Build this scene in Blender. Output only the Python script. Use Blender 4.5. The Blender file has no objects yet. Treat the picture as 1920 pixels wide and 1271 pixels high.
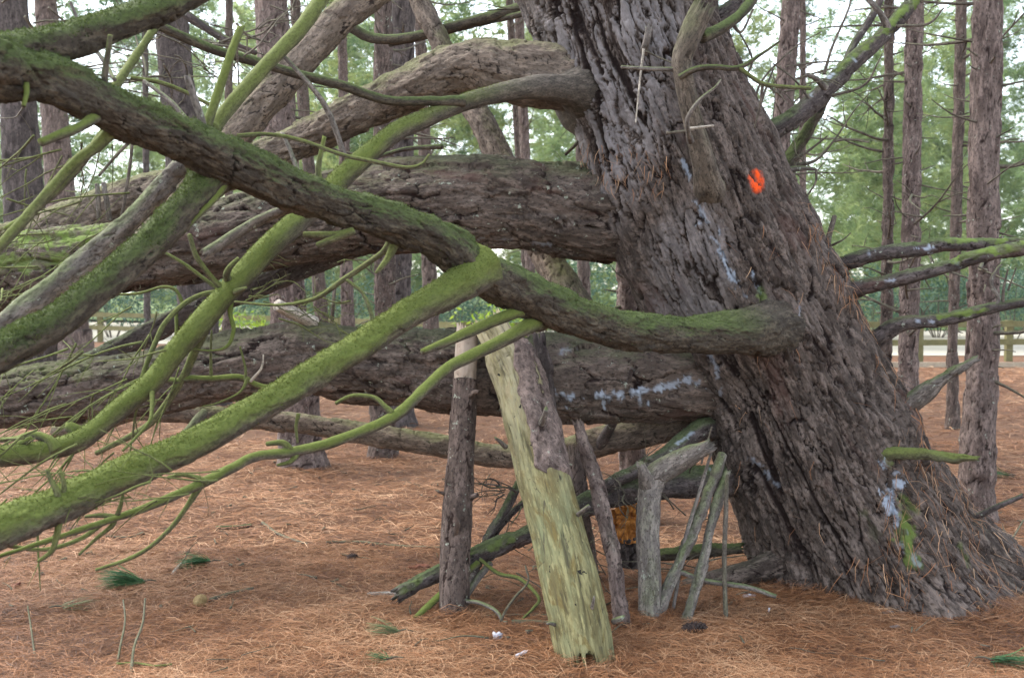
import bpy, math, random
import numpy as np
from mathutils import Vector, Matrix

# ---------------------------------------------------------------- camera, sky, sun, exposure
SC = bpy.context.scene
COL = SC.collection
F, CX, CY = 2000.0, 960.0, 635.5          # focal length and centre in photograph pixels
CAMH, PITCH = 1.5, math.atan(90.5 / 2000.0)
cam_d = bpy.data.cameras.new('camera')
cam = bpy.data.objects.new('camera', cam_d); COL.objects.link(cam)
cam_d.sensor_width = 36.0; cam_d.lens = 36.0 * F / 1920.0
cam_d.clip_start = 0.05; cam_d.clip_end = 2000
cam.location = (0, 0, CAMH); cam.rotation_euler = (math.pi / 2 - PITCH, 0, 0)
cam_d.dof.use_dof = True; cam_d.dof.focus_distance = 5.1; cam_d.dof.aperture_fstop = 4.2
SC.camera = cam

SUN_EL, SUN_AZ = math.radians(52), math.radians(-55)      # azimuth from +Y towards +X: soft light from the left, behind the camera
w = bpy.data.worlds.new('World'); SC.world = w; w.use_nodes = True
wn = w.node_tree
sky = wn.nodes.new('ShaderNodeTexSky'); sky.sky_type = 'NISHITA'; sky.sun_disc = False
sky.sun_elevation = SUN_EL; sky.sun_rotation = SUN_AZ
sky.air_density = 1.0; sky.dust_density = 1.0; sky.ozone_density = 1.0
hs = wn.nodes.new('ShaderNodeHueSaturation'); hs.inputs['Saturation'].default_value = .45      # a thinly overcast, paler sky
wn.links.new(sky.outputs[0], hs.inputs['Color']); wn.links.new(hs.outputs[0], wn.nodes['Background'].inputs['Color'])
wn.nodes['Background'].inputs['Strength'].default_value = 0.12
sun_d = bpy.data.lights.new('sun', 'SUN'); sun = bpy.data.objects.new('sun', sun_d); COL.objects.link(sun)
sun_d.energy = 1.5; sun_d.angle = math.radians(40); sun_d.color = (1.0, 0.95, 0.88)
sd = Vector((math.sin(SUN_AZ) * math.cos(SUN_EL), math.cos(SUN_AZ) * math.cos(SUN_EL), math.sin(SUN_EL)))
sun.rotation_euler = sd.to_track_quat('Z', 'Y').to_euler(); sun.location = sd * 30
SC.view_settings.view_transform = 'Standard'; SC.view_settings.look = 'None'
SC.view_settings.gamma = 1; SC.view_settings.exposure = 2.5; SC.view_settings.use_curve_mapping = False

random.seed(7); RNG = np.random.default_rng(7)
SP, CP = math.sin(PITCH), math.cos(PITCH)

def P(x, y, d):
    a, b = (x - CX) / F * d, (CY - y) / F * d
    return np.array((a, d * CP + b * SP, CAMH - d * SP + b * CP))
def G(x, y, z=0.0):
    b = (CY - y) / F
    d = (z - CAMH) / (b * CP - SP)
    return P(x, y, d)
def proj(V):
    X, Y, Z = V[..., 0], V[..., 1], V[..., 2] - CAMH
    d = Y * CP - Z * SP; b = Y * SP + Z * CP
    return CX + F * X / d, CY - F * b / d

# ---------------------------------------------------------------- noise in numpy
def _h(i, j, k, s):
    with np.errstate(over='ignore'):
        n = (i.astype(np.int64) * 374761393 + j.astype(np.int64) * 668265263 + k.astype(np.int64) * 2147483647 % 998244353 + s * 974634777) & 0xffffffff
        n = ((n ^ (n >> 13)) * 1274126177) & 0xffffffff
        n = (n ^ (n >> 16)) * 2246822519 & 0xffffffff
        n = n ^ (n >> 15)
    return (n & 0xffffff).astype(np.float32) / float(0xffffff)
def vnoise(p, s=0):
    f = np.floor(p); t = (p - f).astype(np.float32); f = f.astype(np.int64); t = t * t * (3 - 2 * t)
    r = 0
    for a in (0, 1):
        wa = t[..., 0] if a else 1 - t[..., 0]
        for b in (0, 1):
            wb = wa * (t[..., 1] if b else 1 - t[..., 1])
            for c in (0, 1):
                r = r + wb * (t[..., 2] if c else 1 - t[..., 2]) * _h(f[..., 0] + a, f[..., 1] + b, f[..., 2] * 7 + 7 * c, s)
    return r
def fbm(p, o=3, s=0):
    r = 0; a = 0.5
    for i in range(o):
        r = r + a * (vnoise(p, s + i * 17) - 0.5) * 2; p = p * 2.03 + 11.3; a *= 0.5
    return r
def ss(a, b, x):
    t = np.clip((x - a) / (b - a), 0, 1); return t * t * (3 - 2 * t)
def vor2(u, v, nu, s=0, jit=0.9):
    fu, fv = np.floor(u).astype(np.int64), np.floor(v).astype(np.int64)
    F1 = np.full(u.shape, 9.0, np.float32); F2 = F1.copy(); ID = np.zeros(u.shape, np.float32); DV = ID.copy()
    for a in (-1, 0, 1):
        for b in (-1, 0, 1):
            i, j = fu + a, fv + b; im = np.mod(i, nu)
            z = np.zeros_like(i)
            dx = i + 0.5 + jit * (_h(im, j, z, s) - 0.5) - u
            dy = j + 0.5 + jit * (_h(im, j, z + 5, s) - 0.5) - v
            d = np.sqrt(dx * dx + dy * dy).astype(np.float32)
            c = d < F1
            F2 = np.where(c, F1, np.minimum(F2, d)); F1 = np.where(c, d, F1)
            ID = np.where(c, _h(im, j, z + 9, s), ID); DV = np.where(c, dy, DV)
    return F1, F2, ID, DV

# ---------------------------------------------------------------- mesh objects
def mesh_np(name, V, polys, attrs=None, smooth=True):
    """polys: list of (n,k) int arrays"""
    me = bpy.data.meshes.new(name)
    V = np.ascontiguousarray(V, np.float32); me.vertices.add(len(V)); me.vertices.foreach_set('co', V.ravel())
    li = np.concatenate([p.ravel() for p in polys]).astype(np.int32)
    tot = np.concatenate([np.full(len(p), p.shape[1], np.int32) for p in polys])
    st = np.concatenate(([0], np.cumsum(tot)[:-1])).astype(np.int32)
    me.loops.add(len(li)); me.loops.foreach_set('vertex_index', li)
    me.polygons.add(len(tot)); me.polygons.foreach_set('loop_start', st)
    me.polygons.foreach_set('use_smooth', np.full(len(tot), smooth, bool))
    for k, a in (attrs or {}).items():
        a = np.ascontiguousarray(a, np.float32)
        if a.ndim == 2:
            at = me.attributes.new(k, 'FLOAT_VECTOR', 'POINT'); at.data.foreach_set('vector', a.ravel())
        else:
            at = me.attributes.new(k, 'FLOAT', 'POINT'); at.data.foreach_set('value', a)
    me.update(calc_edges=True)
    return me
def tag(o, label=None, cat=None, group=None, kind=None):
    for k, v in (('label', label), ('category', cat), ('group', group), ('kind', kind)):
        if v: o[k] = v
    return o
def link(name, me, mat, parent=None, loc=None):
    o = bpy.data.objects.new(name, me); COL.objects.link(o)
    if mat and not me.materials: me.materials.append(mat)
    if loc is not None: o.location = loc
    if parent:
        o.parent = parent
        if parent.type == 'EMPTY': o.matrix_parent_inverse = Matrix.Translation(-Vector(parent.location))
        elif 'base' in parent: o.matrix_parent_inverse = Matrix.Translation(-Vector(parent['base']))
    return o
def empty(name, loc):
    o = bpy.data.objects.new(name, None); COL.objects.link(o); o.location = Vector(loc); o.empty_display_size = 0.1
    return o

# ---------------------------------------------------------------- tubes
def resample(pts, rads, ds):
    """Catmull-Rom through the points, about ds apart"""
    p = np.array(pts, float); r = np.array(rads, float)
    q = np.column_stack([p, r]); q = np.vstack([2 * q[0] - q[1], q, 2 * q[-1] - q[-2]])
    q[0, 3] = r[0]; q[-1, 3] = r[-1]
    out = []
    for i in range(1, len(q) - 2):
        a, b, c, d = q[i - 1], q[i], q[i + 1], q[i + 2]
        n = max(1, int(round(np.linalg.norm(c[:3] - b[:3]) / ds)))
        t = (np.arange(n) / n)[:, None]
        out.append(0.5 * (2 * b + (c - a) * t + (2 * a - 5 * b + 4 * c - d) * t ** 2 + (3 * b - a - 3 * c + d) * t ** 3))
    out.append(q[-2][None]); o = np.vstack(out)
    return o[:, :3], np.maximum(o[:, 3], 0.0006)
def frames(C):
    T = np.gradient(C, axis=0) if len(C) > 2 else np.repeat((C[1] - C[0])[None], len(C), 0)
    T /= np.linalg.norm(T, axis=1)[:, None] + 1e-12
    n = np.cross(T[0], (0, 0, 1) if abs(T[0][2]) < 0.9 else (0, 1, 0)); n /= np.linalg.norm(n)
    A = np.empty_like(T)
    for i in range(len(T)):
        n = n - T[i] * n.dot(T[i]); n /= np.linalg.norm(n); A[i] = n
    return T, A, np.cross(T, A)
tone = [None]
def bark(kind, th, s, R, seed):
    """relief in metres and crack mask for a tube; th 0..1 round the tube, s metres along, R radius"""
    rm = float(np.mean(R)); circ = 2 * math.pi * rm; tone[0] = np.full(s.shape, .5)
    ca, sa = np.cos(th * 2 * math.pi), np.sin(th * 2 * math.pi)
    p = np.stack([ca * R, sa * R, s], -1) + seed * 3.7
    if kind == 'smooth':
        return 0.17 * rm * fbm(p * (1.0 / max(rm, .006)) * np.array((1, 1, .4)), 2, seed) + .02 * rm * fbm(p * 90, 1, seed), np.zeros_like(s)
    if kind == 'log':
        g = fbm(p * np.array((55, 55, 3.0)), 3, seed)
        nu = max(6, int(circ / .05)); wn_ = fbm(p * 4, 2, seed + 2)
        F1, F2, ID, DV = vor2(th * nu + wn_ * .5, s / .5 + wn_, nu, seed)
        cr = 1 - ss(.0, .06, F2 - F1)
        pit = ss(.66, .8, vnoise(p * np.array((58, 58, 40)), seed + 5)) * ss(.5, .62, vnoise(p * np.array((6, 6, 3)), seed + 6))
        return .004 * g + .012 * fbm(p * 5, 2, seed + 1) - .006 * cr - .006 * pit, np.clip(cr * .7 + pit * .6, 0, 1)
    # scale across, scale along, fissure depth, fissure width, plate step, flake scale across/along, flake depth, plate count
    cw, cl, dep, wid, off, fw, fl_, fdep = {'trunk': (.062, .30, .030, .17, .011, .036, .070, .010), 'scaly': (.11, .30, .016, .12, .016, .060, .130, .014),
         'fine': (.050, .10, .005, .12, .004, .030, .050, .0050), 'pine': (.05, .13, .007, .20, .006, .026, .045, .0045)}[kind]
    an = np.array((1, 1, cw / cl))
    jag = fbm(p / (cw * .22) * np.array((1, 1, .6)), 3, seed + 30) * (.9 if kind == 'trunk' else 1)
    w1 = fbm(p * an / (cw * 1.5), 3, seed + 1) + .22 * jag; w2 = fbm(p * an / (cw * 1.5), 3, seed + 40) + .22 * jag
    nu = max(4, int(round(circ / cw)))
    F1, F2, ID, DV = vor2(th * nu + w1 * 1.1, s / cl + w2 * .9, nu, seed, .95)
    vary = ss(-.35, .45, fbm(p * an / (cw * 1.1), 2, seed + 12))          # fissures open and close along their length
    k1 = (1 - ss(.0, wid * (.5 + .8 * vary), F2 - F1)) * (.45 + .55 * vary)
    rn = fbm(p * an / (cw * .85) + .35 * jag[..., None] * .4, 3, seed + 21)
    k2 = (1 - ss(.0, .09, np.abs(rn))) * (1 - .7 * vary)
    ck = np.maximum(k1, k2 * (.8 if kind == 'trunk' else .45))
    if kind == 'trunk':                                                     # a few long deep fissures over the finer ones
        rn3 = fbm(p * np.array((1, 1, .13)) / .17 + .10 * jag[..., None], 3, seed + 71); v3 = ss(-.2, .4, fbm(p * np.array((1, 1, .4)) / .3, 2, seed + 72))
        k3 = (1 - ss(.0, .085, np.abs(rn3))) * v3; ck = np.maximum(ck, k3 * 1.25)
    # layered flakes: noise cut into terraces with abrupt edges
    fa = np.array((1, 1, fw / fl_))
    q = fbm(p * fa / (fw * 1.6), 4, seed + 51) * 3.4 + ID * 2 + .15 * jag
    f = np.floor(q); tt = q - f
    ter = f + ss(.0, .16, tt); edge = (1 - ss(.0, .17, tt)) * ss(.0, .05, tt)
    h = -dep * ck + off * (ID - .5) + fdep * (ter * .55 + .35 * tt - 1.0) - fdep * .35 * edge + (.07 if kind == 'trunk' else .2) * dep * fbm(p / (cw * .16), 3, seed + 8)
    tone[0] = .55 * ID + .45 * _h(f.astype(np.int64), (ID * 999).astype(np.int64), np.zeros(f.shape, np.int64), seed)
    return h, np.clip(ck * 1.15 + .55 * edge, 0, 1)
def tube(pts, rads, nseg=8, ds=.02, kind='smooth', seed=0, flare=0, end='taper', start=None, amp=1.0):
    C, R = resample(pts, rads, ds)
    L = np.concatenate(([0], np.cumsum(np.linalg.norm(np.diff(C, axis=0), axis=1))))
    if flare: R = R * (1 + flare * np.exp(-L / (1.3 * R[0])))
    T, A, B = frames(C)
    th = np.arange(nseg) / nseg
    TH, S = np.meshgrid(th, L); RR = np.repeat(R[:, None], nseg, 1)
    h, ck = bark(kind, TH, S, RR, seed); h = h * amp
    ca, sa = np.cos(TH * 2 * math.pi)[..., None], np.sin(TH * 2 * math.pi)[..., None]
    N = A[:, None] * ca + B[:, None] * sa
    V = C[:, None] + N * (RR + h)[..., None]
    rr = np.random.default_rng(seed + 99)
    tips = {}
    for which, e in ((-1, end), (0, start)):
        sg = 1 if which == -1 else -1
        if e == 'jag':
            V[which] += T[which] * sg * (rr.random(nseg)[:, None] ** 2) * R[which] * 1.5
            tips[which] = C[which] - T[which] * sg * R[which] * .25
        else: tips[which] = C[which] + T[which] * sg * R[which] * (.55 if e == 'taper' else .03)
    n = len(C); V = V.reshape(-1, 3)
    i, j = np.meshgrid(np.arange(n - 1), np.arange(nseg), indexing='ij'); j2 = (j + 1) % nseg
    Q = np.stack([i * nseg + j, i * nseg + j2, (i + 1) * nseg + j2, (i + 1) * nseg + j], -1).reshape(-1, 4)
    k = np.arange(nseg); k2 = (k + 1) % nseg
    t1 = np.stack([np.full(nseg, n * nseg), (n - 1) * nseg + k, (n - 1) * nseg + k2], -1)
    t0 = np.stack([np.full(nseg, n * nseg + 1), k2, k], -1)
    V = np.vstack([V, tips[-1][None], tips[0][None]])
    tc = np.stack([ca[..., 0] * RR, sa[..., 0] * RR, S], -1).reshape(-1, 3) + seed * 1.37
    tc = np.vstack([tc, tc[-1:], tc[:1]])
    up = np.concatenate([N[..., 2].ravel(), [T[-1][2], -T[0][2]]])
    ck = np.concatenate([ck.ravel(), [0.6 if end != 'taper' else 0, 0]])
    tn = np.concatenate([tone[0].ravel(), [.5, .5]])
    return dict(tone=tn, V=V, Q=Q, T=np.vstack([t1, t0]), tc=tc, up=up, crack=ck, C=C, R=R, n=n, nseg=nseg, S=S, N=N, TT=T)
def spec(s, dd=None):
    """'x,y,width,depth; ...' in photograph pixels and metres -> points and radii"""
    a = [[float(v) for v in q.split(',')] for q in s.split(';') if q.strip()]
    return [P(x, y, d) for x, y, w_, d in a], [w_ * .5 * d / F for x, y, w_, d in a]
def tmesh(name, t, extra=None):
    at = dict(tc=t['tc'], up=t['up'], crack=t['crack'], tone=t['tone']); at.update(extra or {})
    return mesh_np(name, t['V'], [t['Q'], t['T']], at)
_seed = [10]
def ns():
    _seed[0] += 1; return _seed[0]
def limb(name, sp, kind, mat, parent=None, nseg=None, ds=None, **k):
    pts, rads = sp if isinstance(sp, tuple) else spec(sp)
    rm = max(rads)
    nseg = nseg or int(np.clip(2 * math.pi * rm / .008, 8, 64)); ds = ds or max(.008, min(.03, rm * .5))
    t = tube(pts, rads, nseg, ds, kind, k.pop('seed', ns()), **k)
    return link(name, tmesh(name, t), mat, parent), t
def joined(name, tubes, mat, parent=None):
    V, Q, T, at, o = [], [], [], {'tc': [], 'up': [], 'crack': [], 'tone': []}, 0
    for t in tubes:
        V.append(t['V']); Q.append(t['Q'] + o); T.append(t['T'] + o); o += len(t['V'])
        for k in at: at[k].append(t[k])
    return link(name, mesh_np(name, np.vstack(V), [np.vstack(Q), np.vstack(T)], {k: np.concatenate(v) for k, v in at.items()}), mat, parent)
def wander(p, d, length, r, n=6, curl=.35, drop=0., rr=random):
    """points and radii of a crooked twig"""
    p = np.array(p, float); d = np.array(d, float); d /= np.linalg.norm(d)
    pts, rads = [p.copy()], [r]
    for i in range(n):
        d = d + np.array([rr.gauss(0, curl) for _ in range(3)]) * .5 + np.array((0, 0, -drop / n)); d /= np.linalg.norm(d)
        p = p + d * length / n; pts.append(p.copy()); rads.append(r * (1 - .75 * (i + 1) / n))
    return pts, rads

# ---------------------------------------------------------------- materials
class NT:
    def __init__(s, name):
        s.m = bpy.data.materials.new(name); s.m.use_nodes = True; s.t = s.m.node_tree; s.b = s.t.nodes['Principled BSDF']
        s.b.inputs['Roughness'].default_value = .9; s.b.inputs['Specular IOR Level'].default_value = .2
    def n(s, ty, **k):
        x = s.t.nodes.new('ShaderNode' + ty)
        for a, v in k.items(): setattr(x, a, v)
        return x
    def l(s, a, b): s.t.links.new(a, b)
    def val(s, v, i):
        if isinstance(v, (int, float)): i.default_value = v
        elif isinstance(v, tuple): i.default_value = v + (1,) if len(v) == 3 and i.type == 'RGBA' else v
        else: s.l(v, i)
    def math(s, op, a, b=0.0, clamp=False):
        x = s.n('Math', operation=op, use_clamp=clamp); s.val(a, x.inputs[0]); s.val(b, x.inputs[1]); return x.outputs[0]
    def mix(s, f, a, b, blend='MIX'):
        x = s.n('Mix', data_type='RGBA', blend_type=blend); s.val(f, x.inputs[0]); s.val(a, x.inputs[6]); s.val(b, x.inputs[7]); return x.outputs[2]
    def step(s, v, lo, hi):
        x = s.n('MapRange', interpolation_type='SMOOTHSTEP'); s.val(v, x.inputs[0]); x.inputs[1].default_value = lo; x.inputs[2].default_value = hi; return x.outputs[0]
    def attr(s, name):
        return s.n('Attribute', attribute_name=name)
    def noise(s, vec, scale, detail=4, rough=.6, stretch=None, dist=0):
        if stretch:
            mp = s.n('Mapping'); mp.inputs['Scale'].default_value = stretch; s.l(vec, mp.inputs[0]); vec = mp.outputs[0]
        x = s.n('TexNoise'); x.inputs['Scale'].default_value = scale; x.inputs['Detail'].default_value = detail; x.inputs['Roughness'].default_value = rough
        x.inputs['Distortion'].default_value = dist
        s.l(vec, x.inputs['Vector']); return x.outputs[0]
    def bump(s, h, strength, dist=.01):
        x = s.n('Bump'); x.inputs['Strength'].default_value = strength; x.inputs['Distance'].default_value = dist; s.l(h, x.inputs['Height']); s.l(x.outputs[0], s.b.inputs['Normal'])
    def out(s, c):
        s.l(c, s.b.inputs['Base Color']); return s.m
def bark_mat(name, c1, c2, inner_shade, moss=(.12, .17, .04), amt=0., lo=.1, hi=.7, grain=(1, 1, .3), gs=18, bump=.5, dist=.008, lichen=.0, marks=False, moss2=None):
    k = NT(name); tc = k.attr('tc').outputs['Vector']; ck = k.attr('crack').outputs['Fac']; up = k.attr('up').outputs['Fac']
    big = k.noise(tc, 3.5, 3); mid = k.noise(tc, gs, 5, .65, grain); fine = k.noise(tc, gs * 2.7, 6, .72, tuple(.4 + .6 * v for v in grain))
    tn = k.attr('tone').outputs['Fac']
    col = k.mix(k.step(k.math('ADD', big, k.math('MULTIPLY', k.math('SUBTRACT', tn, .5), .5)), .32, .68), c1, c2)
    col = k.mix(k.math('MULTIPLY', k.step(mid, .45, .64), .85), col, tuple(min(1, v * 1.8) for v in c1))
    col = k.mix(k.math('MULTIPLY', k.step(fine, .46, .66), .8), col, tuple(v * .35 for v in c2))
    col = k.mix(k.step(ck, .35, .95), col, inner_shade)  # inner bark colour in the cracks, blackened further to paint in their shade
    if marks:
        col = k.mix(k.math('MULTIPLY', k.step(k.noise(tc, 5.5, 4, .6, (1, 1, .35)), .57, .68), .5), col, (.095, .048, .038))
        col = k.mix(k.math('MULTIPLY', k.attr('lit_weather').outputs['Fac'], k.math('SUBTRACT', 1.0, k.step(ck, .15, .6))), col, k.mix(k.step(mid, .35, .7), (.155, .14, .138), (.27, .25, .25)))  # weathered grey plates; the lit upper left is part of this colour
    if lichen:
        li = k.math('MULTIPLY', k.step(k.noise(tc, 26, 3, .7), .66 - .1 * lichen, .74 - .1 * lichen), .7)
        col = k.mix(li, col, (.34, .38, .30))
    if amt:
        geo = k.n('NewGeometry'); sep = k.n('SeparateXYZ'); k.l(geo.outputs['Normal'], sep.inputs[0])
        u = k.math('ADD', k.math('MULTIPLY', sep.outputs[2], .45), k.math('MULTIPLY', up, .55))
        u = k.math('ADD', u, k.math('MULTIPLY', k.math('SUBTRACT', mid, .5), 1.1))
        u = k.math('ADD', u, k.math('MULTIPLY', k.math('SUBTRACT', big, .5), 1.6))
        m = k.math('MULTIPLY', k.math('MULTIPLY', k.step(u, lo, hi), amt), k.math('SUBTRACT', 1.0, k.attr('bare').outputs['Fac']))
        mc = k.mix(k.step(fine, .35, .7), moss, moss2 or tuple(v * .55 for v in moss))
        col = k.mix(m, col, mc)
    if marks:
        col = k.mix(k.attr('white').outputs['Fac'], col, (.34, .385, .45))
        col = k.mix(k.attr('green').outputs['Fac'], col, (.125, .175, .04))
        col = k.mix(k.attr('paint').outputs['Fac'], col, (.95, .10, .012))
    k.bump(k.math('ADD', mid, k.math('MULTIPLY', fine, .6)), bump, dist * 2.2)
    return k.out(col)
def plain_mat(name, c1, c2, scale=12, stretch=None, bump=.3, rough=.85, coord='Object', dist=.005):
    k = NT(name); t = k.n('TexCoord').outputs[coord]; n1 = k.noise(t, scale, 5, .65, stretch); n2 = k.noise(t, scale * 6, 3, .6, stretch)
    k.b.inputs['Roughness'].default_value = rough
    k.bump(k.math('ADD', n1, k.math('MULTIPLY', n2, .4)), bump, dist)
    return k.out(k.mix(k.math('MULTIPLY', k.step(n2, .3, .7), .4), k.mix(k.step(n1, .3, .7), c1, c2), tuple(v * .6 for v in c2)))
def leaf_mat(name, ca, cb, cc, trans=.35):
    k = NT(name); a = k.attr('tint').outputs['Fac']; r = k.n('ValToRGB'); e = r.color_ramp.elements
    e[0].color = ca + (1,); e[1].color = cc + (1,); x = e.new(.5); x.color = cb + (1,); k.l(a, r.inputs[0])
    k.l(r.outputs[0], k.b.inputs['Base Color']); tr = k.n('BsdfTranslucent'); k.l(r.outputs[0], tr.inputs[0]); mx = k.n('MixShader'); mx.inputs[0].default_value = trans
    k.l(k.b.outputs[0], mx.inputs[1]); k.l(tr.outputs[0], mx.inputs[2]); k.l(mx.outputs[0], k.t.nodes['Material Output'].inputs['Surface']); k.b.inputs['Roughness'].default_value = .6
    return k.m
M = {}
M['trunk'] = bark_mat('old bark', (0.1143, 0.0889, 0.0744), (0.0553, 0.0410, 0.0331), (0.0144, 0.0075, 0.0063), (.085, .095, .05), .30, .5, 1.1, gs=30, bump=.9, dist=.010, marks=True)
M['limb'] = bark_mat('limb bark', (0.1085, 0.0831, 0.0679), (0.0581, 0.0430, 0.0343), (0.0171, 0.0090, 0.0076), (.105, .115, .055), .75, .35, 1.1, gs=30, bump=.8, dist=.007, lichen=.3, marks=True)
M['limbtan'] = bark_mat('tan limb bark', (0.1469, 0.1148, 0.0898), (0.1049, 0.0792, 0.0619), (0.0240, 0.0168, 0.0140), (.125, .13, .055), .85, .25, 1.0, gs=30, bump=.8, dist=.006)
M['mosslimb'] = bark_mat('mossy limb bark', (0.0651, 0.0530, 0.0388), (0.0442, 0.0353, 0.0265), (0.0155, 0.0118, 0.0093), (.075, .105, .028), .92, -.15, .65, gs=38, bump=.7, dist=.005, moss2=(.042, .052, .02))
M['moss'] = bark_mat('bright moss', (0.0875, 0.0735, 0.0595), (0.0595, 0.0504, 0.0406), (0.0420, 0.0350, 0.0245), (.125, .155, .032), .92, -.75, .45, gs=50, bump=.7, dist=.003, moss2=(.085, .11, .022))
M['mossthin'] = bark_mat('mossy twig bark', (0.0975, 0.0938, 0.0562), (0.0675, 0.0638, 0.0413), (0.0525, 0.0450, 0.0300), (.125, .15, .036), .86, -.75, .55, gs=60, bump=.4, dist=.002)
M['greybranch'] = bark_mat('grey branch bark', (0.1425, 0.1237, 0.1087), (0.0975, 0.0825, 0.0713), (0.0600, 0.0450, 0.0375), (.12, .16, .05), .7, .1, .9, gs=40, bump=.5, dist=.003, lichen=.3)
M['darkbranch'] = bark_mat('dark branch bark', (0.0770, 0.0630, 0.0595), (0.0525, 0.0420, 0.0385), (0.0175, 0.0123, 0.0105), (.10, .15, .04), .6, .3, 1.0, gs=36, bump=.6, dist=.005, lichen=.25, marks=True)
M['stubbark'] = bark_mat('brown stub bark', (.105, .085, .066), (.07, .056, .044), (.03, .022, .016), (.10, .11, .045), .7, -.2, .8, gs=40, bump=.5, dist=.003)
M['twig'] = bark_mat('dry twig bark', (0.1050, 0.0875, 0.0700), (0.0700, 0.0560, 0.0455), (0.0490, 0.0350, 0.0280), (.13, .15, .06), .4, .0, .9, gs=60, bump=.3, dist=.002)
M['paletwig'] = bark_mat('pale bare wood', (.38, .34, .28), (.27, .24, .20), (.15, .12, .09), gs=50, bump=.3, dist=.002)
M['pine'] = bark_mat('pine bark', (0.1379, 0.1033, 0.0889), (0.0851, 0.0597, 0.0512), (0.0222, 0.0122, 0.0096), (.14, .16, .10), .3, .4, 1.2, gs=26, bump=.8, dist=.006, lichen=.2)
M['pinered'] = bark_mat('red pine bark', (0.1053, 0.0780, 0.0652), (0.0659, 0.0477, 0.0391), (0.0210, 0.0112, 0.0084), gs=26, bump=.8, dist=.006, lichen=.35)
M['pinedark'] = bark_mat('dark pine bark', (0.0760, 0.0616, 0.0568), (0.0480, 0.0376, 0.0344), (0.0140, 0.0092, 0.0080), gs=22, bump=.8, dist=.008)
M['mossfur'] = leaf_mat('moss blades', (.05, .062, .017), (.108, .135, .030), (.18, .205, .05), .3)
M['mossdull'] = leaf_mat('dull moss blades', (.032, .045, .014), (.065, .092, .024), (.11, .14, .04), .3)

# ---------------------------------------------------------------- ground
def ground_z(x, y):
    p = np.stack([np.asarray(x, float), np.asarray(y, float), np.zeros_like(np.asarray(x, float))], -1)
    f = ss(16, 22, np.asarray(y, float))
    return (1 - f) * (.05 * fbm(p * .7, 2, 5) + .018 * fbm(p * 4, 2, 6))
def grid(xs, ys, zf):
    X, Y = np.meshgrid(xs, ys); V = np.stack([X, Y, zf(X, Y)], -1).reshape(-1, 3)
    nx, ny = len(xs), len(ys); i, j = np.meshgrid(np.arange(ny - 1), np.arange(nx - 1), indexing='ij')
    return V, np.stack([i * nx + j, i * nx + j + 1, (i + 1) * nx + j + 1, (i + 1) * nx + j], -1).reshape(-1, 4)
k = NT('needle floor'); pos = k.n('NewGeometry').outputs['Position']
n0 = k.noise(pos, .8, 3); n1 = k.noise(pos, 5, 5, .7); n2 = k.noise(pos, 30, 5, .75, (1, 1.6, 1)); n3 = k.noise(pos, 120, 3, .7, (1, 1.8, 1))
c = k.mix(k.step(n1, .35, .65), (.11, .052, .028), (.18, .09, .048))
c = k.mix(k.math('MULTIPLY', k.step(n2, .42, .68), .75), c, (.28, .15, .08))
c = k.mix(k.math('MULTIPLY', k.step(n3, .5, .7), .55), c, (.14, .075, .05))
c = k.mix(k.math('MULTIPLY', k.step(n0, .45, .7), .4), c, (.24, .15, .095))
k.bump(k.math('ADD', n2, k.math('MULTIPLY', n3, .7)), .9, .03); M['floor'] = k.out(c)
xs = np.concatenate([np.linspace(-300, -10, 14)[:-1], np.linspace(-10, 10, 201), np.linspace(10, 300, 14)[1:]])
ys = np.concatenate([np.linspace(-40, 2, 8)[:-1], np.linspace(2, 22, 201), np.linspace(22, 500, 30)[1:]])
V, Q = grid(xs, ys, ground_z)
tag(link('ground', mesh_np('ground', V, [Q]), M['floor']), kind='structure')
# pale track beyond the fence, grass verge beyond that
M['track'] = plain_mat('pale track', (.36, .33, .27), (.44, .41, .33), .6, bump=.2)
V, Q = grid(np.linspace(-60, 60, 40), np.linspace(0, 1, 6), lambda X, Y: X * 0)
V[:, 1] = 24.5 + V[:, 1] * 15 + np.clip(-V[:, 0] * .55, 0, 12); V[:, 2] = .012
tag(link('track', mesh_np('track', V, [Q]), M['track']), kind='structure')
M['grass'] = plain_mat('verge grass', (.10, .17, .05), (.17, .22, .08), 1.5, bump=.6)
V, Q = grid(np.linspace(-80, 80, 60), np.linspace(0, 1, 20), lambda X, Y: X * 0)
V[:, 1] = 40 + V[:, 1] * 60 + np.clip(-V[:, 0] * .55, 0, 12); V[:, 2] = .03 + 1.2 * ss(42, 90, V[:, 1])
tag(link('grass_verge', mesh_np('grass_verge', V, [Q]), M['grass']), kind='structure')
def box(name, a, b, wd, ht, mat, parent):
    """a beam from a to b (centre line), wd across, ht high"""
    a, b = np.array(a, float), np.array(b, float); t = (b - a) / np.linalg.norm(b - a)
    u = np.array((0, 0, 1.)) if abs(t[2]) < .9 else np.array((0, 1., 0)); sdv = np.cross(t, u); sdv /= np.linalg.norm(sdv); u = np.cross(sdv, t)
    V = [q + sdv * sx * wd / 2 + u * sy * ht / 2 for q in (a, b) for sx, sy in ((-1, -1), (1, -1), (1, 1), (-1, 1))]
    Fq = np.array([(0, 1, 2, 3), (7, 6, 5, 4), (0, 4, 5, 1), (1, 5, 6, 2), (2, 6, 7, 3), (3, 7, 4, 0)])
    return link(name, mesh_np(name, np.array(V), [Fq], smooth=False), mat, parent)

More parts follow.
